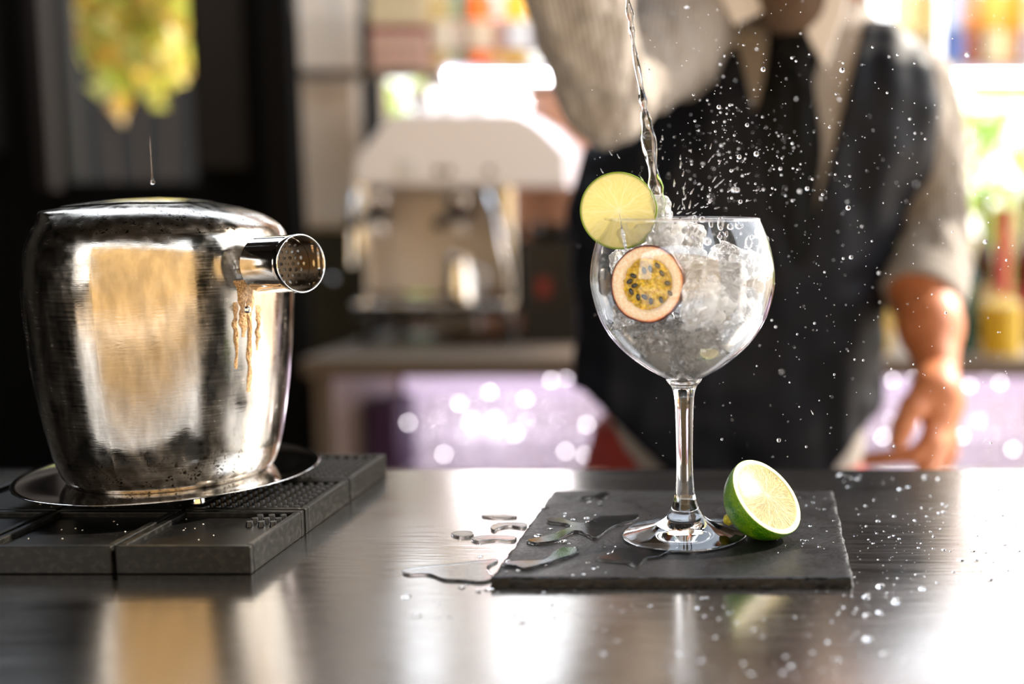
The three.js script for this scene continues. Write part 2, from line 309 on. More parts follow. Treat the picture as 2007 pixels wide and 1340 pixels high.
// water in the bowl, with a choppy surface and the splash thrown up on the far side
{
  const level = gy(640), R = (y) => bowlR(y) - 0.0016, lx = gr(1), blobs = [];
  const hAt = (x, z) => level + 0.0035 * n3(x * 90, 0, z * 90) + 0.002 * n3(x * 220, 5, z * 220) + 0.006 * sstep(x, 0.005, 0.04);
  const sd = (x, y, z) => Math.max((Math.hypot(x, z) - R(y)) * 0.8, (y - hAt(x, z)) * 0.7, gy(737) - y);
  const w = thing('water', 'clear sparkling water filling the lower bowl of the balloon glass', 'water', V(GX, CT + SL, -GZ));
  mesh('liquid', nets(sd, [-0.058, gy(745), -0.058], [0.058, level + 0.02, 0.058], 0.0016), M.water, w);
  for (let i = 0; i < 150; i++) {
    const a = rr(-0.1, Math.PI * 0.98) * (rnd() < 0.85 ? 1 : -1), py = 432 + 120 * Math.pow(rnd(), 1.2), y = gy(py), edge = bowlR(y) - 0.0028, k = rnd() < 0.75 ? 1 : rr(0.5, 1);
    if (Math.cos(a) < -0.15 ) continue;
    blobs.push([Math.cos(a) * edge * k, y, -Math.sin(a) * edge * k, rr(0.0008, 0.0026), rr(0.6, 2.2)]);
  }
  const sp = (x, y, z) => { let d = 1; for (const b of blobs) { const dx = x - b[0], dy = (y - b[1]) / b[4], dz = z - b[2]; if (Math.abs(dx) > 0.014 || Math.abs(dz) > 0.014) continue; d = smin(d, Math.hypot(dx, dy, dz) - b[3], 0.0022); } return d; };
  mesh('splash', nets(sp, [-0.056, gy(575), -0.056], [0.058, gy(424), 0.03], 0.0011), M.water, w);
}
// ice cubes
{
  const cubes = [ // px, py, distance behind the axis, size (m), turn
    [1262, 690, -0.006, 0.036, 0.4], [1395, 688, -0.004, 0.036, 1.1], [1330, 660, 0.022, 0.036, 0.2], [1220, 640, 0.006, 0.032, 0.9],
    [1455, 625, 0.004, 0.034, 0.5], [1400, 590, -0.022, 0.038, 0.7], [1440, 540, 0.014, 0.034, 0.15], [1350, 545, 0.024, 0.037, 1.3],
    [1250, 520, 0.026, 0.035, 0.6], [1262, 452, 0.016, 0.034, 0.75], [1320, 480, 0.006, 0.030, 0.3],
  ];
  const lab = ['sunk at the bottom of the glass under the passion fruit', 'sunk in the water above the stem', 'sunk in the water behind the passion fruit', 'wedged between passion fruit and the glass wall', 'floating against the glass wall facing the bartender', 'large and clear, lying beside the passion fruit',
    'lying on top of the large clear cube', 'standing in the middle of the pile behind the passion fruit', 'behind the passion fruit below the lime wheel', 'sticking up above the rim beside the lime wheel', 'below the poured water stream'];
  cubes.forEach(([px, py, dz, s, a], i) => {
    const p = inGlass(px, py, dz), lx = p.x - GX, lz = p.z + GZ, ly = p.y - CT - SL, rad = Math.hypot(lx, lz), room = bowlR(clamp(ly, gy(735), RIM_Y)) - 0.004 - s * 0.5, f = rad > room ? Math.max(room, 0) / rad : 1;
    const rot = new THREE.Matrix4().makeRotationFromEuler(new THREE.Euler(a * 1.3 - 0.4, a * 2.1, a - 0.4)), e = rot.elements, h = s / 2 - 0.005;
    const sd = (x, y, z) => {
      const X = e[0] * x + e[1] * y + e[2] * z, Y = e[4] * x + e[5] * y + e[6] * z, Z = e[8] * x + e[9] * y + e[10] * z;
      const qx = Math.abs(X) - h, qy = Math.abs(Y) - h * 0.9, qz = Math.abs(Z) - h * 0.85;
      return Math.hypot(Math.max(qx, 0), Math.max(qy, 0), Math.max(qz, 0)) + Math.min(Math.max(qx, qy, qz), 0) - 0.005 + 0.0013 * n3(x * 130 + i * 9, y * 130, z * 130) + 0.0016 * n3(x * 55 + i * 5, y * 55, z * 55);
    };
    const ox = lx * f, oz = lz * f, inBowl = (x, y, z) => Math.max((Math.hypot(x + ox, z + oz) - bowlR(clamp(y + ly, gy(738), RIM_Y)) + 0.0035) * 0.8, gy(733) - y - ly);
    const o = thing('ice_cube', 'clear ice cube ' + lab[i], 'ice cube', V(GX + lx * f, p.y, -GZ + lz * f), 'ice cubes in the balloon glass');
    const r = s * 0.85;
    mesh('ice', nets((x, y, z) => smax(sd(x, y, z), inBowl(x, y, z), 0.002), [-r, -r, -r], [r, r, r], 0.0016), M.ice, o);
    const c = s * 0.22; mesh('cloudy_core', nets((x, y, z) => Math.hypot(x, y * 0.8, z) - c * (0.75 + 0.5 * n3(x * 120, y * 120 + i, z * 120)), [-c * 2, -c * 2, -c * 2], [c * 2, c * 2, c * 2], 0.0014), M.core, o);
  });
}
// lime wheel slotted on the rim
function citrusFace(seg, flesh, vein, pith, seedK) {
  return tex(512, 512, (u, v) => {
    const x = u * 2 - 1, y = v * 2 - 1, r = Math.hypot(x, y), a = Math.atan2(y, x) / (2 * Math.PI) * seg + 0.15 * n2(x * 2, y * 2 + seedK), f = Math.abs(a - Math.round(a)) / seg * 2 * Math.PI * r;
    const ves = 0.5 + 0.5 * n2(Math.atan2(y, x) * 9 + seedK, r * 3.2) + 0.3 * n2(Math.atan2(y, x) * 26, r * 6);
    const m = Math.max((1 - sstep(f, 0.0, 0.035)) * 0.6, 1 - sstep(r, 0.02, 0.16), sstep(r, 0.88, 0.93));
    return [0, 1, 2].map((k) => lerp(lerp(flesh[k], vein[k], clamp(ves, 0, 1)), pith[k], m));
  });
}
const discUV = (g, R) => { const p = g.attributes.position, uv = g.attributes.uv; for (let i = 0; i < p.count; i++) uv.setXY(i, p.getX(i) / R / 2 + 0.5, p.getZ(i) / R / 2 + 0.5); return g; };
{
  const c = inGlass(1213, 413, 0), R = 75 * PX(GZ), T = 0.0044, face = citrusFace(10, [0.95, 0.92, 0.66], [0.98, 0.96, 0.78], [0.99, 0.98, 0.88], 3);
  const g = thing('lime_slice', 'thin lime wheel slotted onto the rim of the balloon glass', 'lime slice', c);
  const slot = Math.PI * 1.545, n = 0.055;    // the slot for the glass wall, opening downward
  const sector = (r, t, bev) => { const s = new THREE.Shape(); s.moveTo(0, 0); for (let i = 0; i <= 90; i++) { const a = slot + n + (2 * Math.PI - 2 * n) * i / 90; s.lineTo(Math.cos(a) * r, Math.sin(a) * r); } s.closePath(); return new THREE.ExtrudeGeometry(s, { depth: t, bevelEnabled: bev > 0, bevelSize: bev, bevelThickness: bev, bevelSegments: 2, bevelOffset: -bev }).translate(0, 0, -t / 2); };
  const ring = (r0, r1, t) => { const s = new THREE.Shape(); for (let i = 0; i <= 90; i++) { const a = slot + n * 0.6 + (2 * Math.PI - 1.2 * n) * i / 90; s[i ? 'lineTo' : 'moveTo'](Math.cos(a) * r1, Math.sin(a) * r1); } for (let i = 90; i >= 0; i--) { const a = slot + n * 0.6 + (2 * Math.PI - 1.2 * n) * i / 90; s.lineTo(Math.cos(a) * r0, Math.sin(a) * r0); } s.closePath(); return new THREE.ExtrudeGeometry(s, { depth: t, bevelEnabled: true, bevelSize: 0.0004, bevelThickness: 0.0004, bevelSegments: 2, bevelOffset: -0.0004 }).translate(0, 0, -t / 2); };
  const pulp = sector(R * 0.935, T * 0.9, 0.0003); { const p = pulp.attributes.position, uv = pulp.attributes.uv; for (let i = 0; i < p.count; i++) uv.setXY(i, p.getX(i) / R * 0.47 + 0.5, p.getY(i) / R * 0.47 + 0.5); }
  mesh('pulp', pulp, mat(0xffffff, 0.9, 0, { map: face, transmission: 0.5, thickness: 0, clearcoat: 0.6, clearcoatRoughness: 0.2 }), g);
  mesh('pith', ring(R * 0.93, R * 0.968, T), mat(0xe9e8a8, 0.8, 0, { transmission: 0.3, thickness: 0 }), g);
  mesh('peel', ring(R * 0.966, R, T), mat(0x8fae1c, 0.5, 0, { transmission: 0.2, thickness: 0 }), g).userData.label = 'bright green lime peel';
  g.rotation.set(-0.04, 0.10, 0.03);
}
// half passion fruit
{
  const c = inGlass(1268, 556, -0.026), R = 77 * PX(GZ - 0.026);
  const g = thing('passion_fruit_half', 'half passion fruit with yellow pulp and black seeds inside the balloon glass', 'passion fruit', c);
  const wob = (geo, k) => { const p = geo.attributes.position; for (let i = 0; i < p.count; i++) { const x = p.getX(i), y = p.getY(i), z = p.getZ(i), s = 1 + k * n3(x * 60, y * 60, z * 60) + k * 0.6 * n3(x * 160, 4, z * 160); p.setXYZ(i, x * s, y, z * s); } geo.computeVertexNormals(); return geo; };
  const prof = []; for (let i = 0; i <= 24; i++) { const a = i / 24 * Math.PI / 2; prof.push([Math.sin(a) * R, -Math.cos(a) * R * 0.92]); }
  mesh('rind', wob(lathe([...prof, [R * 0.985, 0.0006], [R * 0.95, 0.0003]], 72), 0.018), mat(0x6e1a1c, 0.45, 0, { map: tex(256, 256, (u, v) => { const s = fbm(u * 12, v * 8); return [0.72 + 0.3 * s, 0.50 + 0.35 * s, 0.48 + 0.3 * s]; }) }), g).userData.label = 'dark red wrinkled rind';
  const pt = tex(256, 256, (u, v) => { const s = fbm(u * 18, v * 18), r = Math.hypot(u - 0.5, v - 0.5) * 2; return [0.99 + 0.03 * s, 0.91 + 0.12 * s - 0.35 * sstep(r, 0.88, 1), 0.80 + 0.2 * s - 0.45 * sstep(r, 0.88, 1)]; });
  const pith = discUV(wob(lathe([[R * 0.97, 0.0001], [R * 0.92, 0.0011], [R * 0.76, 0.0011], [R * 0.68, 0.0002], [R * 0.64, -0.0025]].reverse(), 72), 0.018), R);
  mesh('pith', pith, mat(0xffffff, 0.7, 0, { map: pt, side: THREE.DoubleSide }), g);
  const pm = tex(256, 256, (u, v) => { const s = fbm(u * 9, v * 9), t = fbm(u * 30, v * 12); return [0.84 + 0.2 * s, 0.70 + 0.2 * s + 0.1 * t, 0.16 + 0.26 * Math.max(0, t)]; });
  const pulp = nets((x, y, z) => Math.max(Math.hypot(x, z) - R * (0.675 + 0.03 * n3(x * 120, 9, z * 120)), y + 0.0007 - 0.0014 * n3(x * 190, 0, z * 190) - 0.001 * n3(x * 420, 3, z * 420), -0.006 - y) * 0.8, [-R, -0.0075, -R], [R, 0.004, R], 0.0011);
  mesh('pulp', discUV(pulp, R), mat(0xffffff, 0.18, 0, { map: pm, clearcoat: 1, clearcoatRoughness: 0.05 }), g).userData.label = 'glossy yellow passion fruit pulp';
  const seedM = mat(0x12160d, 0.15, 0, { clearcoat: 1, clearcoatRoughness: 0.05 }), sg = new THREE.SphereGeometry(1, 16, 12).scale(0.0013, 0.0009, 0.0021);
  const at = [[1299, 535, 0.6], [1312, 554, 1.4], [1318, 574, 0.9], [1299, 587, 0.3], [1278, 590, 0.1], [1264, 582, 1.0], [1251, 583, 0.2], [1232, 552, 2.2], [1240, 541, 1.2], [1262, 530, 0.2], [1236, 572, 0.4], [1275, 527, 0.4], [1243, 560, 1.9], [1290, 520, 0.8]];
  for (const [px, py, a] of at) { const s = mesh('seed', sg, seedM, g); s.position.set((px - 1268) * PX(GZ - 0.026), 0.0006, (py - 556) * PX(GZ - 0.026)); s.rotation.y = a; }
  // the cut face looks at the camera, a little to the side and up
  g.rotation.set(Math.PI / 2 - 0.10, 0, 0); g.rotation.order = 'YXZ'; g.rotation.y = -0.26;
}

// ───────────────────────── half lime on the slate ─────────────────────────
{
  const R = 86 * PX(GZ) * 1.0, nrm = V(0.62, 0.66, 0.42).normalize();
  let c = onZ(1503, 986, GZ - 0.009);
  const g = thing('lime_half', 'cut half lime lying on the slate beside the glass foot', 'lime', c);
  g.quaternion.setFromUnitVectors(V(0, 1, 0), nrm);
  const prof = []; for (let i = 0; i <= 30; i++) { const a = i / 30 * Math.PI / 2; prof.push([Math.sin(a) * R, -Math.cos(a) * R * 1.0 - (i === 0 ? 0.002 : i === 1 ? 0.0012 : i === 2 ? 0.0005 : 0)]); }
  // as it lies: lower the fruit until the peel touches the slate
  let low = 1e9; const vv = V(0, 0, 0); for (const [r, y] of prof) for (let k = 0; k < 24; k++) { vv.set(r * Math.cos(k / 24 * 6.283), y, r * Math.sin(k / 24 * 6.283)).applyQuaternion(g.quaternion); low = Math.min(low, vv.y); }
  g.position.y = CT + SL - low;
  const peelT = tex(512, 256, (u, v) => { const s = fbm(u * 5, v * 3), d = n2(u * 60, v * 34), k = clamp(s * 0.9 + 0.35, 0, 1); return [0.22 + 0.30 * k + 0.10 * d, 0.46 + 0.20 * k + 0.10 * d, 0.03 + 0.05 * k]; });
  const peelB = tex(512, 256, (u, v) => grey(0.5 + 0.5 * n2(u * 70, v * 38)), false);
  mesh('peel', lathe([...prof, [R * 0.985, 0.0004]], 80), mat(0xffffff, 0.32, 0, { map: peelT, bumpMap: peelB, bumpScale: 0.0003, clearcoat: 0.3, clearcoatRoughness: 0.3 }), g).userData.label = 'green dimpled lime peel';
  const face = citrusFace(10, [0.60, 0.50, 0.21], [0.75, 0.67, 0.38], [0.84, 0.81, 0.55], 11);
  mesh('pith', discUV(lathe([[R * 0.99, 0.0003], [R * 0.96, 0.0007], [R * 0.88, 0.0004], [R * 0.86, -0.0004]].reverse(), 80), R), mat(0xd9d692, 0.6), g);
  const fb = tex(512, 512, (u, v) => { const x = u * 2 - 1, y = v * 2 - 1, a = Math.atan2(y, x), r = Math.hypot(x, y); return grey(0.5 + 0.35 * n2(a * 14, r * 4) + 0.25 * n2(x * 40, y * 40)); }, false);
  const pr = []; for (let i = 0; i <= 16; i++) pr.push([R * 0.87 * i / 16, 0.0004 + 0.0004 * Math.cos(i / 16 * 3)]);
  mesh('pulp', discUV(lathe(pr.reverse(), 80), R * 0.95), mat(0xffffff, 0.22, 0, { map: face, bumpMap: fb, bumpScale: 0.0012, clearcoat: 0.5, clearcoatRoughness: 0.08 }), g).userData.label = 'wet pale yellow lime flesh';
  const nb = g.position.clone().addScaledVector(V(-0.80, -0.50, -0.05).normalize(), R + 0.0008); g.updateMatrixWorld(true); g.worldToLocal(nb);
  mesh('stem_nub', nets((x, y, z) => Math.hypot(x - nb.x, y - nb.y, z - nb.z) - 0.0036 + 0.001 * n3(x * 300, y * 300, z * 300), [nb.x - 0.008, nb.y - 0.008, nb.z - 0.008], [nb.x + 0.008, nb.y + 0.008, nb.z + 0.008], 0.0011), mat(0xb9b032, 0.6), g);
}

// ───────────────────────── steel pot on its plate ─────────────────────────
{
  const zc = 0.76, ax = onZ(325, 670, zc).x, PH = CT + 0.0255, S = 0.0805 / 273;
  const hy = (py) => onZ(325, py, zc).y - PH;
  const rp = [[950, 205], [938, 216], [915, 226], [880, 236], [820, 248], [740, 260], [650, 269], [570, 273], [510, 270], [480, 266], [455, 256], [438, 240], [422, 212], [408, 168], [398, 115], [391, 60], [388, 0]];
  const lp = [[950, 205], [938, 216], [915, 226], [880, 236], [820, 248], [740, 260], [650, 268], [570, 270], [510, 264], [480, 257], [455, 246], [438, 236], [424, 230], [415, 226], [407, 190], [393, 90], [388, 0]];
  const cr = new THREE.SplineCurve(rp.map(([y, r]) => new THREE.Vector2(r * S, hy(y)))), cl = new THREE.SplineCurve(lp.map(([y, r]) => new THREE.Vector2(r * S, hy(y))));
  const y0 = cr.getPoint(0).y, nu = 120, nv = 90;
  const g = thing('steel_pot', 'rounded polished steel pot with a strainer spout on the bar mat', 'pot', V(ax, PH, -zc));
  const surf = (v0, v1, grow) => {
    const pos = [], uv = [], idx = [];
    for (let j = 0; j <= nv; j++) for (let i = 0; i <= nu; i++) {
      const th = i / nu * Math.PI * 2, v = lerp(v0, v1, j / nv), a = cr.getPoint(v), b = cl.getPoint(v), w = sstep(-Math.cos(th), 0.0, 0.9);
      const r = lerp(a.x, b.x, w) + grow, y = (lerp(a.y, b.y, w) - y0) * hy(388) / (hy(388) - y0) + grow;
      pos.push(Math.cos(th) * r, y, -Math.sin(th) * r); uv.push(i / nu * 4, v * 1.6);
    }
    for (let j = 0; j < nv; j++) for (let i = 0; i < nu; i++) { const a = j * (nu + 1) + i, b = a + nu + 1; idx.push(a, a + 1, b + 1, a, b + 1, b); }
    const q = new THREE.BufferGeometry(); q.setAttribute('position', new THREE.Float32BufferAttribute(pos, 3)); q.setAttribute('uv', new THREE.Float32BufferAttribute(uv, 2)); q.setIndex(idx); q.computeVertexNormals();
    const n = q.attributes.normal; for (let j = 0; j <= nv; j++) { const a = j * (nu + 1), b = a + nu, m = V(n.getX(a) + n.getX(b), n.getY(a) + n.getY(b), n.getZ(a) + n.getZ(b)).normalize(); n.setXYZ(a, m.x, m.y, m.z); n.setXYZ(b, m.x, m.y, m.z); }
    return q;
  };
  const stain = tex(1024, 512, (u, v) => { const s = fbm(u * 10, v * 6), d = sstep(n2(u * 46, v * 40) + fbm(u * 9, v * 7 + 3) * 1.2, 0.75, 1.0) * sstep(0.42 - v, 0, 0.3); const k = 0.72 + 0.12 * s - 0.5 * d; return [k, k * (0.955 - 0.08 * d), k * (0.89 - 0.16 * d)]; });
  const rough = tex(1024, 512, (u, v) => grey(0.40 + 0.3 * fbm(u * 8, v * 7) + 0.3 * fbm(u * 3, v * 180) * 0.6), false);
  const pm = mat(0xffffff, 0.45, 1, { map: stain, roughnessMap: rough, bumpMap: brushBump, bumpScale: 0.00002 });
  mesh('body', surf(0, 0.9, 0), pm, g);
  mesh('lid', surf(0.878, 1, 0.0006), pm, g);
  mesh('base_disc', new THREE.CircleGeometry(205 * S, 64).rotateX(Math.PI / 2), M.steel, g);
  const mouth = onZ(592, 516, zc - 0.052).sub(g.position), dir = V(0.885, 0.05, 0.46).normalize(), root = mouth.clone().addScaledVector(dir, -0.034), sr = 0.0183;
  const q = new THREE.Quaternion().setFromUnitVectors(V(0, 1, 0), dir);
  const sp = mesh('spout', lathe([[sr * 0.93, 0], [sr * 0.93, 0.033], [sr * 0.97, 0.034], [sr, 0.033], [sr, 0.030], [sr * 0.98, 0.028], [sr * 0.98, 0]].reverse(), 64), M.chrome, g);
  sp.position.copy(root); sp.quaternion.copy(q);
  const sh = new THREE.Shape(); sh.absarc(0, 0, sr * 0.925, 0, Math.PI * 2);
  for (let r = -4; r <= 4; r++) for (let c = -4; c <= 4; c++) { const x = (c + (r & 1) * 0.5) * 0.0042, y = r * 0.0038; if (Math.hypot(x, y) < sr * 0.82) { const h = new THREE.Path(); h.absarc(x, y, 0.00125, 0, Math.PI * 2); sh.holes.push(h); } }
  const st = mesh('strainer', new THREE.ExtrudeGeometry(sh, { depth: 0.0008, bevelEnabled: false, curveSegments: 10 }).rotateX(-Math.PI / 2).translate(0, 0.020, 0), mat(0x3d3226, 0.3, 1), sp); st.userData.label = 'perforated strainer plate inside the spout';
  {
    const sm = mat(0xffffff, 0.35, 0, { map: tex(128, 256, (u, v) => { const q = fbm(u * 6, v * 14), d = n2(u * 14, v * 34) > 0.45 ? 0.45 : 0; return [0.70 + 0.3 * q - d, 0.55 + 0.3 * q - d * 0.9, 0.36 + 0.3 * q - d * 0.7]; }) });
    for (const [th, w, p0, p1, sd] of [[-0.50, 0.07, 548, 660, 1], [-0.44, 0.05, 560, 770, 2], [-0.57, 0.03, 590, 720, 3], [-0.36, 0.04, 600, 690, 4]]) {
      const pos = [], uv = [], idx = [], N = 40, K = 8;
      for (let j = 0; j <= N; j++) for (let i = 0; i <= K; i++) {
        const py = lerp(p0, p1, j / N), e = rp.findIndex(([y]) => y <= py), [ya, ra] = rp[e - 1], [yb, rb] = rp[e], r = lerp(ra, rb, (ya - py) / (ya - yb)) * S, k = i / K * 2 - 1, f = Math.sqrt(Math.max(0, 1 - k * k)) * Math.sin(Math.PI * Math.min(1, (j + 0.5) / N));
        const a = th + k * w * (0.75 + 0.35 * n2(j * 0.09, sd * 7)) * (1 - 0.55 * j / N) + 0.012 * n2(j * 0.1, sd + 9), rr2 = r + 0.0002 + 0.0011 * f * (0.6 + 0.5 * n2(i * 0.7, j * 0.4 + sd));
        pos.push(Math.cos(a) * rr2, (hy(py) - y0) * hy(388) / (hy(388) - y0), -Math.sin(a) * rr2); uv.push(i / K, j / N);
      }
      for (let j = 0; j < N; j++) for (let i = 0; i < K; i++) { const a = j * (K + 1) + i, b = a + K + 1; idx.push(a, b, b + 1, a, b + 1, a + 1); }
      const q = new THREE.BufferGeometry(); q.setAttribute('position', new THREE.Float32BufferAttribute(pos, 3)); q.setAttribute('uv', new THREE.Float32BufferAttribute(uv, 2)); q.setIndex(idx); q.computeVertexNormals();
      mesh('drip_stain', q, sm, g).userData.label = 'dried brownish drip running down below the spout';
    }
  }
  mesh('rivet', new THREE.SphereGeometry(0.0025, 12, 8).translate(...root.clone().addScaledVector(dir, 0.004).add(V(-0.012, -0.028, 0.006)).toArray()), M.chrome, g);
  // plate
  const pl = thing('pot_plate', 'shallow steel plate on small feet under the pot', 'plate', V(ax, CT + MAT_H, -zc));
  const pr = 315 * S, ph = 0.0255 - MAT_H;
  mesh('dish', lathe([[0, ph - 0.0014], [pr * 0.80, ph - 0.0014], [pr * 0.97, ph + 0.0004], [pr, ph + 0.0012], [pr * 0.995, ph + 0.0018], [pr * 0.96, ph + 0.0012], [pr * 0.80, ph - 0.0002], [0, ph - 0.0002]], 96), M.chrome, pl);
  for (const a of [0.6, 2.2, 3.9, 5.4]) mesh('foot', lathe([[0, 0], [0.004, 0], [0.0045, 0.002], [0.003, ph - 0.0016]], 16).translate(Math.cos(a) * pr * 0.7, 0, -Math.sin(a) * pr * 0.7), M.chrome, pl);
  // the drop falling on the pot
  const dt = onZ(299, 357, zc - 0.02);
  const d = mesh('falling_drop', lathe(smoothPts([[0, -0.0016], [0.0012, -0.0010], [0.0014, 0.0002], [0.0007, 0.002], [0.0004, 0.006], [0.0003, 0.016], [0.00035, 0.024], [0, 0.030]], 40), 16), M.water); d.position.copy(dt);
  tag(d, 'long thin water drop falling onto the steel pot', 'water drop');
}

// ───────────────────────── poured stream and splashing droplets ─────────────────────────
{
  const pts = [[1222, -120], [1228, -20], [1236, 40], [1245, 110], [1256, 170], [1264, 220], [1270, 265], [1276, 310], [1283, 350], [1289, 395], [1295, 440]].map(([x, y]) => onZ(x, y, GZ));
  const c = new THREE.CatmullRomCurve3(pts), N = 260, K = 14, pos = [], idx = [], fr = c.computeFrenetFrames(N, false);
  for (let i = 0; i <= N; i++) {
    const t = i / N, p = c.getPointAt(t), base = lerp(0.0014, 0.0036, sstep(t, 0.42, 0.75)) * (1 + (t < 0.6 ? 0.3 : 0.12) * Math.sin(t * 62 + 2 * Math.sin(t * 21))) * (t < 0.3 ? 1.2 : 1);
    for (let k = 0; k < K; k++) { const a = k / K * 6.2832, r = base * (1 + 0.25 * Math.sin(2 * a + t * 30)); pos.push(p.x + Math.cos(a) * r, p.y, p.z + Math.sin(a) * r * 0.8); }
  }
  for (let i = 0; i < N; i++) for (let k = 0; k < K; k++) { const a = i * K + k, b = i * K + (k + 1) % K; idx.push(a, b, b + K, a, b + K, a + K); }
  const g = new THREE.BufferGeometry(); g.setAttribute('position', new THREE.Float32BufferAttribute(pos, 3)); g.setIndex(idx); g.computeVertexNormals();
  const st = thing('water_stream', 'twisted stream of water pouring into the balloon glass', 'water stream');
  mesh('jet', g, M.water, st);
  for (const [x, y, r, s] of [[1253, 168, 6, 1.3], [1264, 216, 5, 1.4], [1271, 266, 11, 0.75], [1274, 302, 11, 0.7], [1278, 327, 5, 1], [1286, 378, 9, 1.5], [1287, 392, 7, 0.8]]) {
    const b = mesh('bubble', new THREE.SphereGeometry(r * PX(GZ), 20, 14).scale(1, s, 0.8), M.bowl, st); b.position.copy(onZ(x, y, GZ - 0.003));
  }
}
const dropGeo = new THREE.SphereGeometry(1, 14, 10), dropLo = new THREE.IcosahedronGeometry(1, 1);
const streak = lathe(smoothPts([[0, -1], [0.5, -0.75], [0.7, -0.35], [0.45, 0.2], [0.35, 0.6], [0, 1]], 14), 10);
{
  const lab = 'tiny clear water droplet flying through the air above the glass', grp = 'splash droplets in the air';
  const add = (p, s, geo, e) => { const m = mesh('water_droplet', geo, M.water); m.position.copy(p); m.scale.copy(s); if (e) m.quaternion.setFromUnitVectors(V(0, 1, 0), e); tag(m, lab, 'droplet', grp); };
  for (let i = 0; i < 60; i++) {           // ligaments thrown out radially just above the rim
    const a = rr(-0.25, 1.35), d = 20 + 150 * Math.pow(rnd(), 1.3), px = 1325 + Math.sin(a) * d * 1.1 + rr(-25, 25), py = 430 - Math.cos(a) * d, len = rr(3, 13) * (1 - d / 300), w = rr(1.2, 2.8);
    add(onZ(px, py, GZ + rr(-0.02, 0.02)), V(w, len, w).multiplyScalar(PX(GZ)), streak, V(Math.sin(a), Math.cos(a), rr(-0.2, 0.2)).normalize());
  }
  for (let i = 0; i < 225; i++) {
    const near = i < 120, px = near ? 1340 + Math.abs(gauss()) * 240 : rr(1270, 1990), py = near ? 400 - Math.abs(gauss()) * 200 : rr(10, 880);
    const z = GZ + gauss() * (rnd() < 0.25 ? 0.13 : 0.045), r = (rnd() < 0.12 ? rr(3, 5.2) : rr(1.1, 2.7)) * PX(z);
    if (px > 1985 || py < 5) continue;
    add(onZ(px, py, z), V(r, r, r), dropGeo);
  }
  for (const [px, py] of [[1197, 300], [1212, 306], [1258, 350], [1180, 335], [1592, 808]]) add(onZ(px, py, GZ), V(1.7, 6, 1.7).multiplyScalar(PX(GZ)), streak, V(-0.5, 0.85, 0).normalize());
  const n = 900, im = new THREE.InstancedMesh(dropLo, M.water, n), m = new THREE.Matrix4();
  for (let i = 0; i < n; i++) { const nr = i < 450, px = nr ? 1330 + gauss() * 200 + 120 : rr(1250, 2000), py = nr ? 330 + gauss() * 200 : rr(0, 900), z = GZ + gauss() * 0.07, r = rr(0.5, 1.1) * PX(z); const p = onZ(px, py, z); m.makeScale(r, r, r).setPosition(p); im.setMatrixAt(i, m); }
  im.name = 'water_mist'; im.castShadow = true; scene.add(tag(im, 'fine mist of water specks around the pouring stream', 'mist', null, 'stuff'));
}

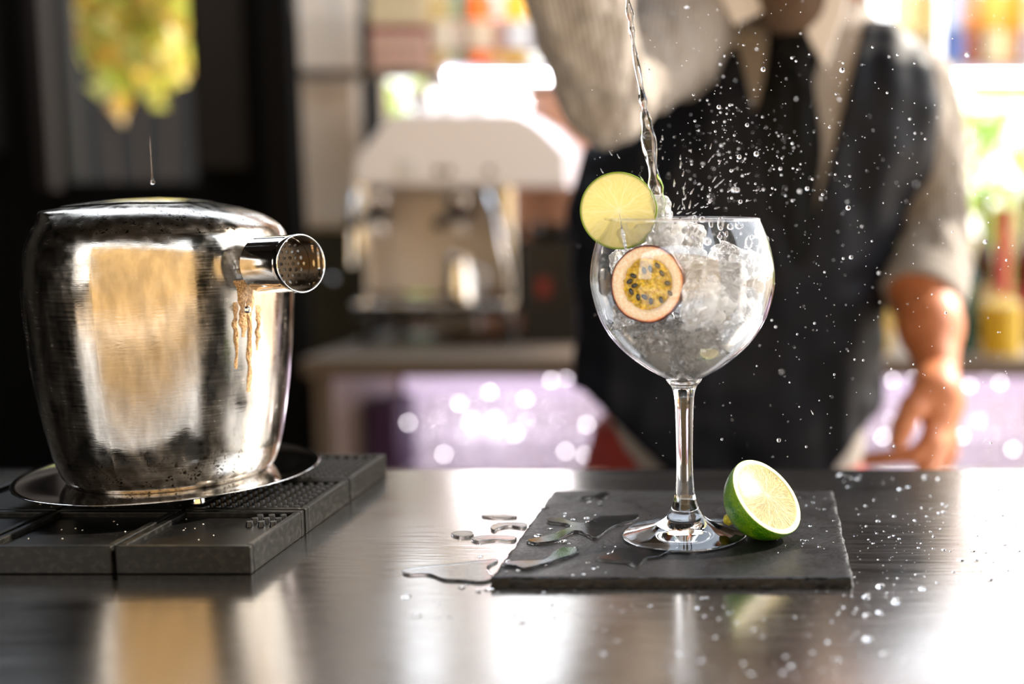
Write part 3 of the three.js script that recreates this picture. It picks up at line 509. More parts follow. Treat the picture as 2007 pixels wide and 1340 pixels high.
// ───────────────────────── water lying on slate and counter ─────────────────────────
{
  const pool = (name, label, group, pts, y, h, soft = 0.0008) => {
    const w = pts.map(([x, py]) => onY(x, py, y)), cx = w.reduce((s, p) => s + p.x, 0) / w.length, cz = w.reduce((s, p) => s + p.z, 0) / w.length;
    const c = new THREE.CatmullRomCurve3(w.map((p) => V(p.x - cx, -(p.z - cz), 0)), true, 'catmullrom', 0.5).getPoints(pts.length * 7);
    const s = new THREE.Shape(c.map((p) => new THREE.Vector2(p.x, p.y)));
    const g = new THREE.ExtrudeGeometry(s, { depth: h * 0.2, bevelEnabled: true, bevelSize: soft, bevelOffset: -soft * 0.6, bevelThickness: h * 0.8, bevelSegments: 4, curveSegments: 1 });
    g.rotateX(-Math.PI / 2); const m = mesh(name, g, M.water); m.position.set(cx, CT + y + h * 0.55, cz); tag(m, label, 'puddle', group); return m;
  };
  const S = SL, pg = 'puddles on the slate';
  pool('puddle', 'forked puddle stretching from the slate edge to the glass foot', pg, [[1033, 1063], [1060, 1056], [1085, 1050], [1100, 1043], [1118, 1036], [1108, 1030], [1078, 1026], [1074, 1019], [1100, 1019], [1125, 1027], [1150, 1028], [1172, 1016], [1215, 1014], [1250, 1012], [1245, 1022], [1210, 1032], [1190, 1042], [1178, 1052], [1164, 1058], [1150, 1050], [1130, 1044], [1112, 1050], [1090, 1063], [1055, 1068]], S, 0.0011);
  pool('puddle', 'jagged black puddle in front of the glass foot', pg, [[1170, 1097], [1195, 1090], [1205, 1080], [1235, 1074], [1270, 1071], [1315, 1074], [1330, 1078], [1312, 1084], [1290, 1094], [1265, 1099], [1250, 1112], [1232, 1106], [1205, 1103], [1180, 1100]], S, 0.0010);
  pool('puddle', 'thin curved puddle near the slate corner', pg, [[984, 1108], [1010, 1103], [1045, 1102], [1070, 1099], [1082, 1088], [1100, 1078], [1125, 1077], [1133, 1083], [1118, 1092], [1098, 1098], [1080, 1105], [1060, 1110], [1030, 1117], [1005, 1112]], S, 0.0010);
  pool('puddle', 'small oval puddle between the slate edge and the glass foot', pg, [[1140, 980], [1160, 977], [1178, 980], [1190, 975], [1193, 968], [1180, 967], [1165, 973], [1142, 976]], S, 0.0008, 0.0005);
  pool('puddle', 'broad flat puddle on the steel beside the slate corner', 'puddles on the counter', [[790, 1120], [840, 1112], [890, 1108], [940, 1102], [975, 1100], [955, 1115], [965, 1135], [945, 1143], [905, 1140], [870, 1138], [840, 1128], [800, 1128]], 0, 0.0009);
  pool('puddle', 'long thin water smear beside the slate on the steel', 'puddles on the counter', [[925, 1057], [950, 1053], [985, 1053], [1010, 1055], [1005, 1062], [970, 1060], [935, 1063]], 0, 0.0009);
  pool('puddle', 'bean shaped water smear near the far end of the slate edge', 'puddles on the counter', [[945, 1012], [975, 1011], [1005, 1012], [1012, 1015], [985, 1017], [955, 1015]], 0, 0.0008, 0.0005);
  pool('puddle', 'hooked water smear touching the slate edge on the steel', 'puddles on the counter', [[962, 1036], [975, 1028], [1005, 1027], [1030, 1028], [1028, 1036], [1000, 1033], [980, 1036], [968, 1042]], 0, 0.0009, 0.0005);
  pool('puddle', 'small water smear below the pot side of the steel', 'puddles on the counter', [[885, 1048], [905, 1044], [925, 1046], [925, 1053], [900, 1054]], 0, 0.0009, 0.0005);
  const flatDrop = new THREE.SphereGeometry(1, 16, 8, 0, Math.PI * 2, 0, Math.PI / 2), bottom = new THREE.CircleGeometry(1, 16).rotateX(Math.PI / 2); const bead = merge([flatDrop, bottom]);
  const put = (name, label, grp, px, py, y, r) => { const p = onY(px, py, y), m = mesh(name, bead, M.water), s = r * PX(-p.z); m.position.set(p.x, p.y + 0.00005, p.z); m.scale.set(s * rr(0.8, 1.5), s * rr(0.35, 0.6), s * rr(0.8, 1.3)); m.rotation.y = rr(0, 3); tag(m, label, 'droplet', grp); };
  const onSlate = (px, py) => py > 963 && py < 1128 && px > 1085 - (py - 960) * 0.72 + 8 && px < 1630 + (py - 960) * 0.22 - 5;
  let k = 0; while (k < 95) { const left = rnd() < 0.6, px = left ? rr(970, 1230) : rr(1500, 1665), py = left ? rr(965, 1128) : rr(965, 1090); if (!onSlate(px, py)) continue; put('slate_droplet', 'small water bead lying on the black slate', 'water beads on the slate', px, py, S, left ? (rnd() < 0.25 ? rr(5, 9) : rr(1.5, 4)) : rr(1.2, 3.5)); k++; }
  k = 0; while (k < 190) {
    const right = rnd() < 0.72, px = right ? 1640 + Math.pow(rnd(), 1.3) * 367 : rr(760, 1060), py = right ? rr(930, 1330) : rr(960, 1240);
    if (px > 2000 || onSlate(px, py) || (px > 950 && px < 1672 && py > 958 && py < 1150)) continue;
    if (!right && px < 1040 && py < 960 + (1000 - px)) continue;
    put('counter_droplet', 'small water bead lying on the steel bar counter', 'water beads on the counter', px, py, 0, rnd() < 0.15 ? rr(5, 9) : rr(1.6, 4)); k++;
  }
  for (let i = 0; i < 70; i++) put('counter_droplet', 'small water bead lying on the steel bar counter', 'water beads on the counter', rr(950, 1660), rr(1160, 1330), 0, rr(1.5, 5));
  const n = 700, im = new THREE.InstancedMesh(bead, M.water, n), m4 = new THREE.Matrix4(); let c = 0;
  while (c < n) { const right = rnd() < 0.75, px = right ? 1560 + rnd() * 447 : rr(500, 1500), py = right ? rr(925, 1330) : rr(1150, 1330); if (onSlate(px, py) || (px > 950 && px < 1680 && py > 950 && py < 1152)) continue; const p = onY(px, py, 0), s = rr(0.7, 1.5) * PX(-p.z); m4.makeScale(s, s * 0.5, s).setPosition(p.x, p.y, p.z); im.setMatrixAt(c++, m4); }
  im.name = 'counter_spray'; scene.add(tag(im, 'fine spray of water specks over the steel bar counter', 'water spray', null, 'stuff'));
}

// ───────────────────────── back bar ─────────────────────────
const BZ = 2.42, BTOP = onZ(CX, 702, BZ).y;
const lilac = new THREE.Color().setRGB(0.84, 0.70, 0.92);
{
  const xl = onZ(612, 800, BZ).x, xr = 1.15, g = thing('back_bar', 'long grey wooden back bar cabinet with open lit shelves', 'cabinet');
  mesh('worktop', box(xl - 0.02, xr, BTOP - 0.042, BTOP, -2.93, -BZ, 0.004), M.wood, g);
  mesh('side_panel', box(xl, xl + 0.04, 0, BTOP - 0.042, -2.93, -BZ - 0.01), M.wood, g);
  mesh('side_panel', box(xr - 0.04, xr, 0, BTOP - 0.042, -2.93, -BZ - 0.01), M.wood, g);
  mesh('back_panel', box(xl + 0.04, xr - 0.04, 0, BTOP - 0.042, -2.93, -2.90), mat(0xc9b6d4, 0.6), g);
  const shelfY = BTOP - 0.30;
  mesh('shelf', box(xl + 0.04, xr - 0.04, shelfY - 0.02, shelfY, -2.90, -BZ - 0.02), mat(0xd8ccd8, 0.4), g);
  mesh('shelf', box(xl + 0.04, xr - 0.04, 0.1, 0.12, -2.90, -BZ - 0.02), M.wood, g);
  // lilac light panels at the back of the open shelves
  for (const [a, b] of [[xl + 0.05, onZ(1180, 800, 2.9).x], [onZ(1640, 800, 2.9).x, xr - 0.05]]) {
    const l = thing('led_light_panel', (a < -0.5 ? 'lilac glowing light panel below the espresso machine' : 'lilac glowing light panel below the coloured spirits bottles'), 'light panel', V((a + b) / 2, shelfY + 0.125, -2.895), 'lilac light panels in the back bar');
    mesh('diffuser', box(-(b - a) / 2, (b - a) / 2, -0.115, 0.125, 0, 0.008), mat(0xe6d6f0, 0.5, 0, { emissive: lilac, emissiveIntensity: 0.36 }), l);
    const ra = new THREE.RectAreaLight(lilac, 0.7, b - a, 0.24); ra.position.set(0, 0.005, 0.02); ra.lookAt(V(0, 0.005, 1)); l.add(ra); ra.rotation.set(0, Math.PI, 0);
  }
  // tumblers
  const tg = [lathe([[0, 0], [0.027, 0], [0.030, 0.004], [0.036, 0.092], [0.0345, 0.092], [0.028, 0.012], [0, 0.011]], 20), lathe([[0, 0], [0.026, 0], [0.034, 0.03], [0.036, 0.06], [0.033, 0.08], [0.0315, 0.08], [0.0345, 0.06], [0.032, 0.03], [0.024, 0.008], [0, 0.007]], 20)];
  const tm = mat(0xffffff, 0.03, 0, { transmission: 0.94, thickness: 0, ior: 1.5 });
  const place = (px0, px1, where) => {
    for (let row = 0; row < 3; row++) { const z = BZ + 0.09 + row * 0.11, st = 0.076 / PX(z); for (let px = px0 + (row & 1) * 30; px < px1; px += st) for (let lv = 0; lv < 2; lv++) {
      const p = onZ(px + rr(-4, 4), 850, z); const k = (row + lv) & 1;
      tag(mesh('tumbler', tg[k], tm), where, 'glass', 'tumblers in the back bar').position.set(p.x, shelfY + 0.0005 + lv * (k ? 0.082 : 0.0935), -z); } }
  };
  place(845, 1215, 'clear tumbler stacked on the lilac lit shelf below the espresso machine');
  place(1660, 2030, 'clear tumbler stacked on the lilac lit shelf behind the resting hand');
  tag(mesh('storage_box', box(onZ(718, 800, 2.6).x, onZ(775, 800, 2.6).x, shelfY, shelfY + 0.17, -2.75, -2.6, 0.006), mat(0x3b1f3c, 0.6)), 'dark purple box standing beside the stacked tumblers', 'box');
  // added glowing balls in place of the bright glints on the glasses
  const bg = new THREE.SphereGeometry(0.003, 12, 8), bm = mat(0xffffff, 0.4, 0, { emissive: new THREE.Color().setRGB(1, 0.93, 0.98), emissiveIntensity: 11 });
  for (const [px, py] of [[1030, 782], [1108, 884], [1147, 892], [1150, 832], [960, 768], [900, 790], [800, 828], [1080, 745], [1110, 740], [870, 890], [1010, 850], [1933, 738], [1960, 750], [1730, 856], [1885, 855], [1985, 880], [1790, 740], [1900, 755], [1750, 745], [1860, 800]])
    tag(mesh('glint_ball', bg, bm), 'tiny round white bulb glowing among the tumblers', 'added glint', 'added glints on the back bar shelf').position.copy(onZ(px, py, BZ + 0.03));
  for (const [px, py] of [[950, 830], [1850, 830]]) { const l = new THREE.PointLight(new THREE.Color().setRGB(0.95, 0.85, 1), 0.04); l.position.copy(onZ(px, py, BZ + 0.03)); l.castShadow = true; scene.add(l); l.name = 'added_fill_light'; }  // added fill lights that go with the glint balls
}
// glass shelf with an LED strip under its front edge
const SHY = onZ(CX, 133, 2.72).y;
{
  const x0 = onZ(872, 133, 2.68).x, x1 = 1.15, g = thing('wall_shelf', 'pale wall shelf with a white light strip under its edge', 'shelf');
  mesh('shelf_board', box(x0, x1, SHY - 0.018, SHY, -2.94, -2.66, 0.003), mat(0xd9cfe0, 0.4), g);
  for (const x of [x0 + 0.05, bx(1400), x1 - 0.05]) mesh('bracket', merge([box(x - 0.01, x + 0.01, SHY - 0.03, SHY - 0.018, -2.94, -2.72), box(x - 0.01, x + 0.01, SHY - 0.16, SHY - 0.018, -2.94, -2.92)]), M.blackPlastic, g);
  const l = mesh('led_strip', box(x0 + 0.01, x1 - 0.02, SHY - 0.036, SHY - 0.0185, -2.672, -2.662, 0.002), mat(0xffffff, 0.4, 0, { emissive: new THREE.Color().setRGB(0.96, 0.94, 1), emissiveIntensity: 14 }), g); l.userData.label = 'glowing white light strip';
  const ra = new THREE.RectAreaLight(new THREE.Color().setRGB(0.96, 0.94, 1), 45, x1 - x0 - 0.03, 0.012); ra.position.set((x0 + x1) / 2, SHY - 0.038, -2.668); ra.rotation.x = -Math.PI / 2; g.add(ra);
  tag(mesh('strip_end_glint', new THREE.SphereGeometry(0.011, 16, 12), l.material), 'round glowing lamp at the end of the light strip', 'glint').position.copy(onZ(884, 148, 2.64));  // reflection of the strip end, put in as a glowing ball
}
// bottles: body, label, cap
const bottleGeo = new Map();
function bottle(p, r, h, neck, color, label, opt = {}, group) {
  const g = thing('bottle', label, 'bottle', p, group), key = [r, h, neck].join(), sh = opt.sh ?? 0.62;
  if (!bottleGeo.has(key)) bottleGeo.set(key, lathe(smoothPts([[r * 0.9, 0], [r, 0.004], [r, h * 0.3], [r, h * sh * 0.95], [r * 0.86, h * sh * 1.04], [neck * 1.3, h * sh * 1.17], [neck, h * sh * 1.25], [neck, h * 0.95], [neck * 1.1, h * 0.955], [neck * 1.1, h * 0.99]], 40).concat([[0, h * 0.99]]), 28));
  mesh('bottle_body', bottleGeo.get(key), mat(color, 0.06, 0, { transmission: opt.t ?? 0.6, thickness: 0, specularIntensity: 1 }), g);
  if (opt.label) mesh('label', new THREE.CylinderGeometry(r * 1.012, r * 1.012, h * 0.24, 28, 1, true).translate(0, h * (opt.ly ?? 0.3), 0), mat(opt.label, 0.7, 0, { side: THREE.DoubleSide }), g);
  mesh('cap', new THREE.CylinderGeometry(neck * 1.25, neck * 1.25, h * (opt.capH ?? 0.07), 16).translate(0, h, 0), mat(opt.cap ?? 0x201a16, 0.4), g);
  if (opt.wrap) mesh('neck_sleeve', lathe([[neck * 1.08, h * sh * 1.22], [neck * 1.12, h * 0.96]], 20), mat(opt.wrap, 0.4, 0, { side: THREE.DoubleSide }), g);
  return g;
}
{
  const sp = (px, z) => { const p = onZ(px, 100, z); return V(p.x, SHY, p.z); }, G1 = 'bottles on the wall shelf';
  const words = [[868, 0xfff2c8, 'pale gold', 0xf3ead2], [902, 0xd8efe0, 'clear green tinted', 0xffffff], [940, 0xf0a060, 'orange', 0xf6e0c0], [978, 0xffe0d8, 'pale pink', 0xe9c7b8], [1014, 0xf6d070, 'amber', 0xffffff], [1050, 0xffffff, 'clear', 0xd8d2e0], [1086, 0x9cc060, 'olive green', 0xf0e8c0]];
  words.forEach(([px, c, w, lb], i) => bottle(sp(px, 2.78 + 0.05 * (i & 1)), 0.024 + 0.004 * (i % 3), 0.27 + 0.02 * (i % 2), 0.0095, c, w + ' spirits bottle on the wall shelf behind the raised arm', { label: lb, t: 0.75, cap: [0xd8a040, 0xeeeeee, 0x883322][i % 3] }, G1));
  const w2 = [[1772, 0xf0e4c0, 'pale amber', 0xc98b4b], [1812, 0xd9c9a0, 'straw coloured', 0xe8dcae], [1868, 0xcfd6ea, 'blue labelled', 0x6f86c4], [1905, 0xecc0a0, 'pale orange', 0xe09a80], [1945, 0xf2d488, 'honey coloured', 0xf5e3b0], [1985, 0xf3c46a, 'amber', 0xf2ddb0], [2020, 0xdfe6d4, 'clear', 0xd9c4d6]];
  w2.forEach(([px, c, w, lb], i) => bottle(sp(px, 2.76 + 0.05 * (i & 1)), 0.025 + 0.004 * (i % 2), 0.28, 0.0095, c, w + ' spirits bottle on the wall shelf above the resting hand', { label: lb, ly: 0.2, t: 0.7, cap: [0x302018, 0xd8b050][i % 2] }, G1));
  const bp = (px, z) => { const p = onZ(px, 680, z); return V(p.x, BTOP, p.z); }, G2 = 'bottles on the back bar';
  bottle(bp(1724, 2.55), 0.028, 0.24, 0.01, 0xc9a51e, 'yellow bottle on the back bar between vest and forearm', { t: 0.35, cap: 0xd8cba8 }, G2);
  bottle(bp(1892, 2.52), 0.026, 0.26, 0.0095, 0x0e6b5c, 'teal green bottle on the back bar', { t: 0.4, cap: 0xd9d4cc, wrap: 0x9fb3b0 }, G2);
  bottle(bp(1962, 2.50), 0.045, 0.30, 0.013, 0xe6c23a, 'bulbous golden bottle with a red neck on the back bar', { t: 0.35, sh: 0.36, wrap: 0xc9142c, cap: 0xb01525, capH: 0.12 }, G2);
  bottle(bp(1925, 2.70), 0.027, 0.33, 0.01, 0x4a2a12, 'tall dark brown bottle behind the golden bottle', { t: 0.4, label: 0xa98a5c }, G2);
  bottle(bp(1860, 2.74), 0.028, 0.31, 0.01, 0xb8c26a, 'olive bottle standing behind the teal bottle', { t: 0.5, label: 0xe0d8a8 }, G2);
  bottle(bp(2006, 2.66), 0.028, 0.33, 0.01, 0x6b2416, 'reddish brown bottle beside the golden bottle', { t: 0.4, label: 0x8b2f23 }, G2);
  bottle(bp(1990, 2.78), 0.024, 0.36, 0.01, 0xf4ecd0, 'tall clear bottle behind the golden bottle', { t: 0.8, cap: 0xf0f0f0 }, G2);
}
// boxes on a short shelf beside the pale cupboard
{
  const y = onZ(780, 140, 2.8).y, x0 = onZ(566, 140, 2.8).x, x1 = onZ(852, 140, 2.8).x;
  const g = thing('short_shelf', 'short dark wooden shelf across the pale cupboard front', 'shelf'); mesh('shelf_board', box(x0, x1, y - 0.012, y, -2.856, -2.74, 0.002), M.wood, g);
  const bxs = [[0, 0.055, 0xc8a392, 'pinkish cardboard box at the bottom of the stack on the short shelf'], [0.055, 0.085, 0xd9b6a4, 'pale pink box in the middle of the stack on the short shelf'], [0.085, 0.10, 0x8f1e3c, 'flat crimson box on the short shelf'], [0.10, 0.19, 0xddcda8, 'large cream box on top of the crimson box']];
  for (const [a, b, c, l] of bxs) { const o = thing('cardboard_box', l, 'box', V((onZ(735, 0, 2.8).x + x1) / 2, y + a, -2.798), 'boxes on the short shelf'); const w = (x1 - onZ(735, 0, 2.8).x) / 2 - 0.004; mesh('carton', box(-w, w, 0, b - a - 0.001, -0.055, 0.055, 0.002), mat(c, 0.7), o); mesh('lid_flap', box(-w * 0.98, w * 0.98, (b - a) * 0.82, (b - a) * 0.9, 0.055, 0.056), mat(c, 0.6), o); }
  const c = thing('cupboard', 'tall pale cream cupboard beside the dark post', 'cupboard', V(0, 0, 0)); const a = onZ(572, 0, 2.86).x, b = onZ(690, 0, 2.86).x, yb = onZ(600, 450, 2.86).y;
  mesh('side', box(a, b, yb, 2.2, -2.985, -2.875), M.cream, c); mesh('door', box(a + 0.004, b - 0.004, yb + 0.01, y - 0.02, -2.875, -2.86, 0.003), M.cream, c); mesh('door', box(a + 0.004, b - 0.004, y + 0.006, 2.18, -2.875, -2.86, 0.003), M.cream, c);
  const s = thing('side_cabinet', 'dark low cabinet under the pale cupboard', 'cabinet'); mesh('cabinet_body', box(a - 0.06, b + 0.005, 0, yb - 0.002, -2.98, -2.86), mat(0x2b2a1e, 0.6), s); mesh('cabinet_door', box(a - 0.05, b, 0.1, yb - 0.05, -2.86, -2.845), mat(0x33301f, 0.6), s); mesh('knob', new THREE.SphereGeometry(0.012, 16, 10).translate(onZ(652, 550, 2.83).x, onZ(652, 550, 2.83).y, -2.835), M.chrome, s);
  // stemmed glasses hanging upside down from a rack
  const wg = lathe([[0.033, 0], [0.0335, 0.001], [0.040, 0.04], [0.032, 0.075], [0.008, 0.095], [0.0035, 0.11], [0.0035, 0.17], [0.033, 0.185]], 24), rackY = onZ(640, 40, 2.55).y + 0.185;
  const rk = thing('glass_rack', 'dark rail holding upside down wine glasses by the pale cupboard', 'rack'); mesh('rail', box(onZ(590, 0, 2.55).x, onZ(712, 0, 2.55).x, rackY + 0.001, rackY + 0.012, -2.62, -2.48), M.blackPlastic, rk); mesh('hanger', merge([box(onZ(600, 0, 2.55).x, onZ(606, 0, 2.55).x, rackY + 0.012, ROOF, -2.56, -2.55), box(onZ(700, 0, 2.55).x, onZ(706, 0, 2.55).x, rackY + 0.012, ROOF, -2.56, -2.55)]), M.blackPlastic, rk);
  for (const px of [612, 690]) { const o = mesh('hanging_glass', wg, M.pane); tag(o, 'wine glass hanging upside down beside the dark post', 'glass', 'hanging wine glasses'); o.position.set(onZ(px, 0, 2.55).x, rackY - 0.185, -2.55); }
}
// espresso machine
{
  const Z = 2.62, e = (px, py, z = Z) => onZ(px, py, z), g = thing('espresso_machine', 'chrome two group espresso machine on the back bar', 'espresso machine'), X = (px) => e(px, 400).x, Y = (py) => e(900, py).y;
  const prism = (pts, z0, z1) => { const s = new THREE.Shape(pts.map(([px, py]) => new THREE.Vector2(X(px), Y(py)))); return new THREE.ExtrudeGeometry(s, { depth: z1 - z0, bevelEnabled: true, bevelSize: 0.006, bevelThickness: 0.006, bevelSegments: 2 }).translate(0, 0, -z1); };
  mesh('hood', prism([[700, 358], [706, 312], [770, 235], [800, 226], [1020, 226], [1060, 250], [1108, 300], [1108, 362]], Z, Z + 0.30), mat(new THREE.Color().setRGB(0.90, 0.87, 0.88), 0.3, 0.1), g);
  mesh('back_plate', box(X(712), X(985), Y(585), Y(360), -Z - 0.29, -Z - 0.16, 0.006), M.cream, g);
  mesh('side_panel', box(X(694), X(712), Y(600), Y(358), -Z - 0.30, -Z - 0.01, 0.004), M.chrome, g);
  mesh('side_panel', box(X(985), X(1004), Y(600), Y(358), -Z - 0.30, -Z - 0.01, 0.004), M.chrome, g);
  mesh('drip_tray', box(X(690), X(1004), Y(618), Y(592), -Z - 0.30, -Z + 0.03, 0.004), M.chrome, g);
  for (const px of [740, 900]) {
    const c = e(px, 372, Z + 0.06), gh = mesh('group_head', lathe([[0, 0.0], [0.034, 0], [0.036, -0.02], [0.03, -0.045], [0.022, -0.05], [0, -0.05]].reverse(), 28).translate(c.x, c.y, c.z), M.chrome, g);
    mesh('portafilter', merge([lathe([[0, -0.075], [0.02, -0.072], [0.033, -0.052], [0.033, -0.046]], 24).translate(c.x, c.y, c.z), rod(V(c.x, c.y - 0.055, c.z + 0.03), V(c.x, c.y - 0.075, c.z + 0.17), 0.011, 0.014)]), M.blackPlastic, gh);
    mesh('spout', merge([rod(V(c.x, c.y - 0.07, c.z), V(c.x - 0.012, c.y - 0.1, c.z), 0.006), rod(V(c.x, c.y - 0.07, c.z), V(c.x + 0.012, c.y - 0.1, c.z), 0.006)]), M.chrome, gh);
  }
  mesh('steam_wand', tube([e(955, 370, Z + 0.01), e(968, 420, Z - 0.03), e(985, 500, Z - 0.05), e(996, 560, Z - 0.04)], 0.0065), M.chrome, g);
  mesh('steam_wand', tube([e(700, 370, Z + 0.01), e(690, 430, Z - 0.03), e(688, 520, Z - 0.04)], 0.0065), M.chrome, g);
  const ga = e(800, 330, Z - 0.004); mesh('gauge', new THREE.CylinderGeometry(0.022, 0.022, 0.012, 24).rotateX(Math.PI / 2).translate(ga.x, ga.y, ga.z), M.white, g);
  for (const px of [860, 880, 960]) { const k = e(px, 335, Z - 0.006); mesh('button', new THREE.CylinderGeometry(0.008, 0.008, 0.012, 16).rotateX(Math.PI / 2).translate(k.x, k.y, k.z), M.blackPlastic, g); }
  for (const [px, z] of [[705, Z + 0.02], [990, Z + 0.02], [705, Z + 0.28], [990, Z + 0.28]]) mesh('leg', new THREE.CylinderGeometry(0.014, 0.017, Y(618) - BTOP, 16).translate(X(px), (Y(618) + BTOP) / 2, -z), M.blackPlastic, g);
  mesh('cup_rail', tube([V(X(790), Y(205), -Z - 0.02), V(X(1030), Y(205), -Z - 0.02), V(X(1040), Y(205), -Z - 0.27)], 0.004, 40), M.chrome, g);
  // cups on top, milk jug, black grinder box beside it
  const cup = lathe([[0, 0], [0.022, 0], [0.026, 0.004], [0.036, 0.035], [0.038, 0.055], [0.0355, 0.055], [0.033, 0.036], [0.02, 0.008], [0, 0.006]], 24);
  [[825, 0.06], [880, 0.10], [940, 0.06], [990, 0.10], [855, 0.2], [960, 0.2]].forEach(([px, d]) => tag(mesh('coffee_cup', cup, M.white), 'white coffee cup on top of the espresso machine', 'cup', 'cups on the espresso machine').position.set(X(px), Y(226) + 0.0062, -Z - d));
  const j = thing('milk_jug', 'steel milk jug on the drip tray of the espresso machine', 'jug', V(X(898), Y(592) + 0.0005, -Z + 0.0)); mesh('jug_body', lathe([[0, 0], [0.036, 0], [0.038, 0.004], [0.036, 0.05], [0.028, 0.085], [0.032, 0.105], [0.031, 0.105], [0.027, 0.085], [0.034, 0.05], [0, 0.003]], 32), M.chrome, j); mesh('handle', new THREE.TorusGeometry(0.026, 0.004, 8, 24, Math.PI).rotateZ(-Math.PI / 2).translate(0.032, 0.055, 0), M.chrome, j);
  const k = thing('coffee_grinder', 'black boxy coffee grinder beside the espresso machine', 'grinder', V(0, 0, 0)); const gx = (px) => onZ(px, 400, 2.66).x, gY = (py) => onZ(1060, py, 2.66).y;
  mesh('housing', box(gx(1016), gx(1140), BTOP, gY(470), -2.85, -2.66, 0.01), M.blackPlastic, k); mesh('hopper', lathe([[0.055, 0], [0.065, 0.012], [0.068, 0.034], [0.06, 0.036]], 28).translate(gx(1075), gY(470), -2.755), mat(0x1b1411, 0.15, 0, { side: THREE.DoubleSide }), k); mesh('front_badge', box(gx(1050), gx(1075), gY(580), gY(545), -2.661, -2.657), mat(0x7a2018, 0.4), k);
}

// ───────────────────────── the bartender ─────────────────────────
{
  const TZ = 1.58, Q = onZ, py2y = (py) => Q(CX, py, TZ).y, px2x = (px, z = TZ) => Q(px, HORIZON, z).x;
  const person = thing('person', 'person in a dark vest and rolled shirt sleeves pouring water behind the bar', 'person', V(px2x(1420), 0, -TZ));
  const O = person.position, L = (v) => v.sub(O), P = (px, py, z) => L(Q(px, py, z));
  const sec = [[30, 1440, 1700, 0.065], [80, 1385, 1770, 0.085], [140, 1330, 1812, 0.10], [210, 1260, 1820, 0.113], [300, 1180, 1800, 0.12], [420, 1140, 1745, 0.12], [520, 1150, 1718, 0.115], [650, 1160, 1702, 0.11], [800, 1148, 1696, 0.115], [930, 1150, 1690, 0.118], [1150, 1165, 1675, 0.12]]
    .map(([py, a, b, rz]) => ({ y: py2y(py), cx: px2x((a + b) / 2) - O.x, rx: px2x(b) / 2 - px2x(a) / 2, rz })).reverse();
  const torso = (x, y, z) => {
    let i = 0; while (i < sec.length - 2 && y > sec[i + 1].y) i++;
    const a = sec[i], b = sec[i + 1], t = clamp((y - a.y) / (b.y - a.y), 0, 1), s = t * t * (3 - 2 * t) * 0.4 + t * 0.6, rx = lerp(a.rx, b.rx, s), rz = lerp(a.rz, b.rz, s), dx = (x - lerp(a.cx, b.cx, s)) / rx, dz = z / rz;
    const d = (Math.pow(Math.pow(Math.abs(dx), 2.4) + Math.pow(Math.abs(dz), 2.4), 1 / 2.4) - 1) * Math.min(rx, rz);
    return Math.max(d, y - sec.at(-1).y - 0.01, sec[0].y - 0.02 - y);
  };
  const folds = (x, y, z) => 0.005 * n3(x * 16 + 3, y * 4.5, z * 14) + 0.0025 * n3(x * 9 - y * 14, y * 9 + x * 8, z * 9);
  const lo = [px2x(1080) - O.x, 0, -0.2], hi = [px2x(1930) - O.x, 0, 0.2];
  // arms: the resting one on the bench, the raised one pouring
  const sh1 = P(1785, 175, 1.60), el1 = P(1852, 430, 1.62), cu1 = P(1812, 565, 1.53), wr1 = P(1838, 735, 1.42);
  const sh2 = P(1335, 40, 1.52), el2 = P(1186, 196, 1.28), wr2 = P(1085, -170, 1.10);
  const mid2 = el2.clone().lerp(wr2, 0.75);
  const hemY = (x) => { const px = CX + (x + O.x) * F / (TZ - 0.1), pts = [[1130, 778], [1165, 800], [1330, 935], [1450, 970], [1600, 965], [1690, 860], [1720, 840]]; let i = 0; while (i < pts.length - 2 && px > pts[i + 1][0]) i++; return Q(CX, lerp(pts[i][1], pts[i + 1][1], clamp((px - pts[i][0]) / (pts[i + 1][0] - pts[i][0]), 0, 1)), TZ - 0.1).y; };
  const tailY = (x) => { const px = CX + (x + O.x) * F / (TZ - 0.1), pts = [[1130, 790], [1180, 815], [1215, 880], [1265, 940], [1400, 1000], [1700, 1000]]; let i = 0; while (i < pts.length - 2 && px > pts[i + 1][0]) i++; return Q(CX, lerp(pts[i][1], pts[i + 1][1], clamp((px - pts[i][0]) / (pts[i + 1][0] - pts[i][0]), 0, 1)), TZ - 0.1).y; };
  const neckV = (x, y, z) => {            // the V opening of the vest: below zero inside it
    const f = clamp((py2y(500) - y) / (py2y(500) - py2y(40)), -1, 1.2), a = px2x(lerp(1545, 1432, f), 1.47) - O.x, b = px2x(lerp(1575, 1700, f), 1.47) - O.x;
    return z < -0.02 ? 1 : Math.max(a - x, x - b, (py2y(505) - y));
  };
  // clothes
  const stripe = tex(256, 64, (u) => { const s = 0.5 + 0.5 * Math.sin(u * Math.PI * 2 * 16); return [0.50 + 0.16 * s, 0.46 + 0.16 * s, 0.42 + 0.16 * s]; });
  const shirtM = mat(0xffffff, 0.85, 0, { map: stripe });
  const sleeve1 = chain([[sh1, 0.062], [el1, 0.055], [cu1, 0.053]], 0.03), sleeve2 = chain([[sh2, 0.083], [el2, 0.046], [mid2, 0.056]], 0.02);
  const cuffCut = (x, y, z) => { const d = cu1.clone().sub(el1).normalize(); return (x - cu1.x) * d.x + (y - cu1.y) * d.y + (z - cu1.z) * d.z - 0.008; };
  const shirtSd = (x, y, z) => {
    const w = 0.004 * n3(x * 24, y * 10 + x * 12, z * 20) + 0.002 * n3(x * 50, y * 30, z * 50);
    let d = Math.max(torso(x, y, z) - 0.002, tailY(x) - y);
    d = smin(d, Math.max(sleeve1(x, y, z) + w, cuffCut(x, y, z)), 0.02);
    return smin(d, sleeve2(x, y, z) + w * 1.2, 0.02) * 0.85;
  };
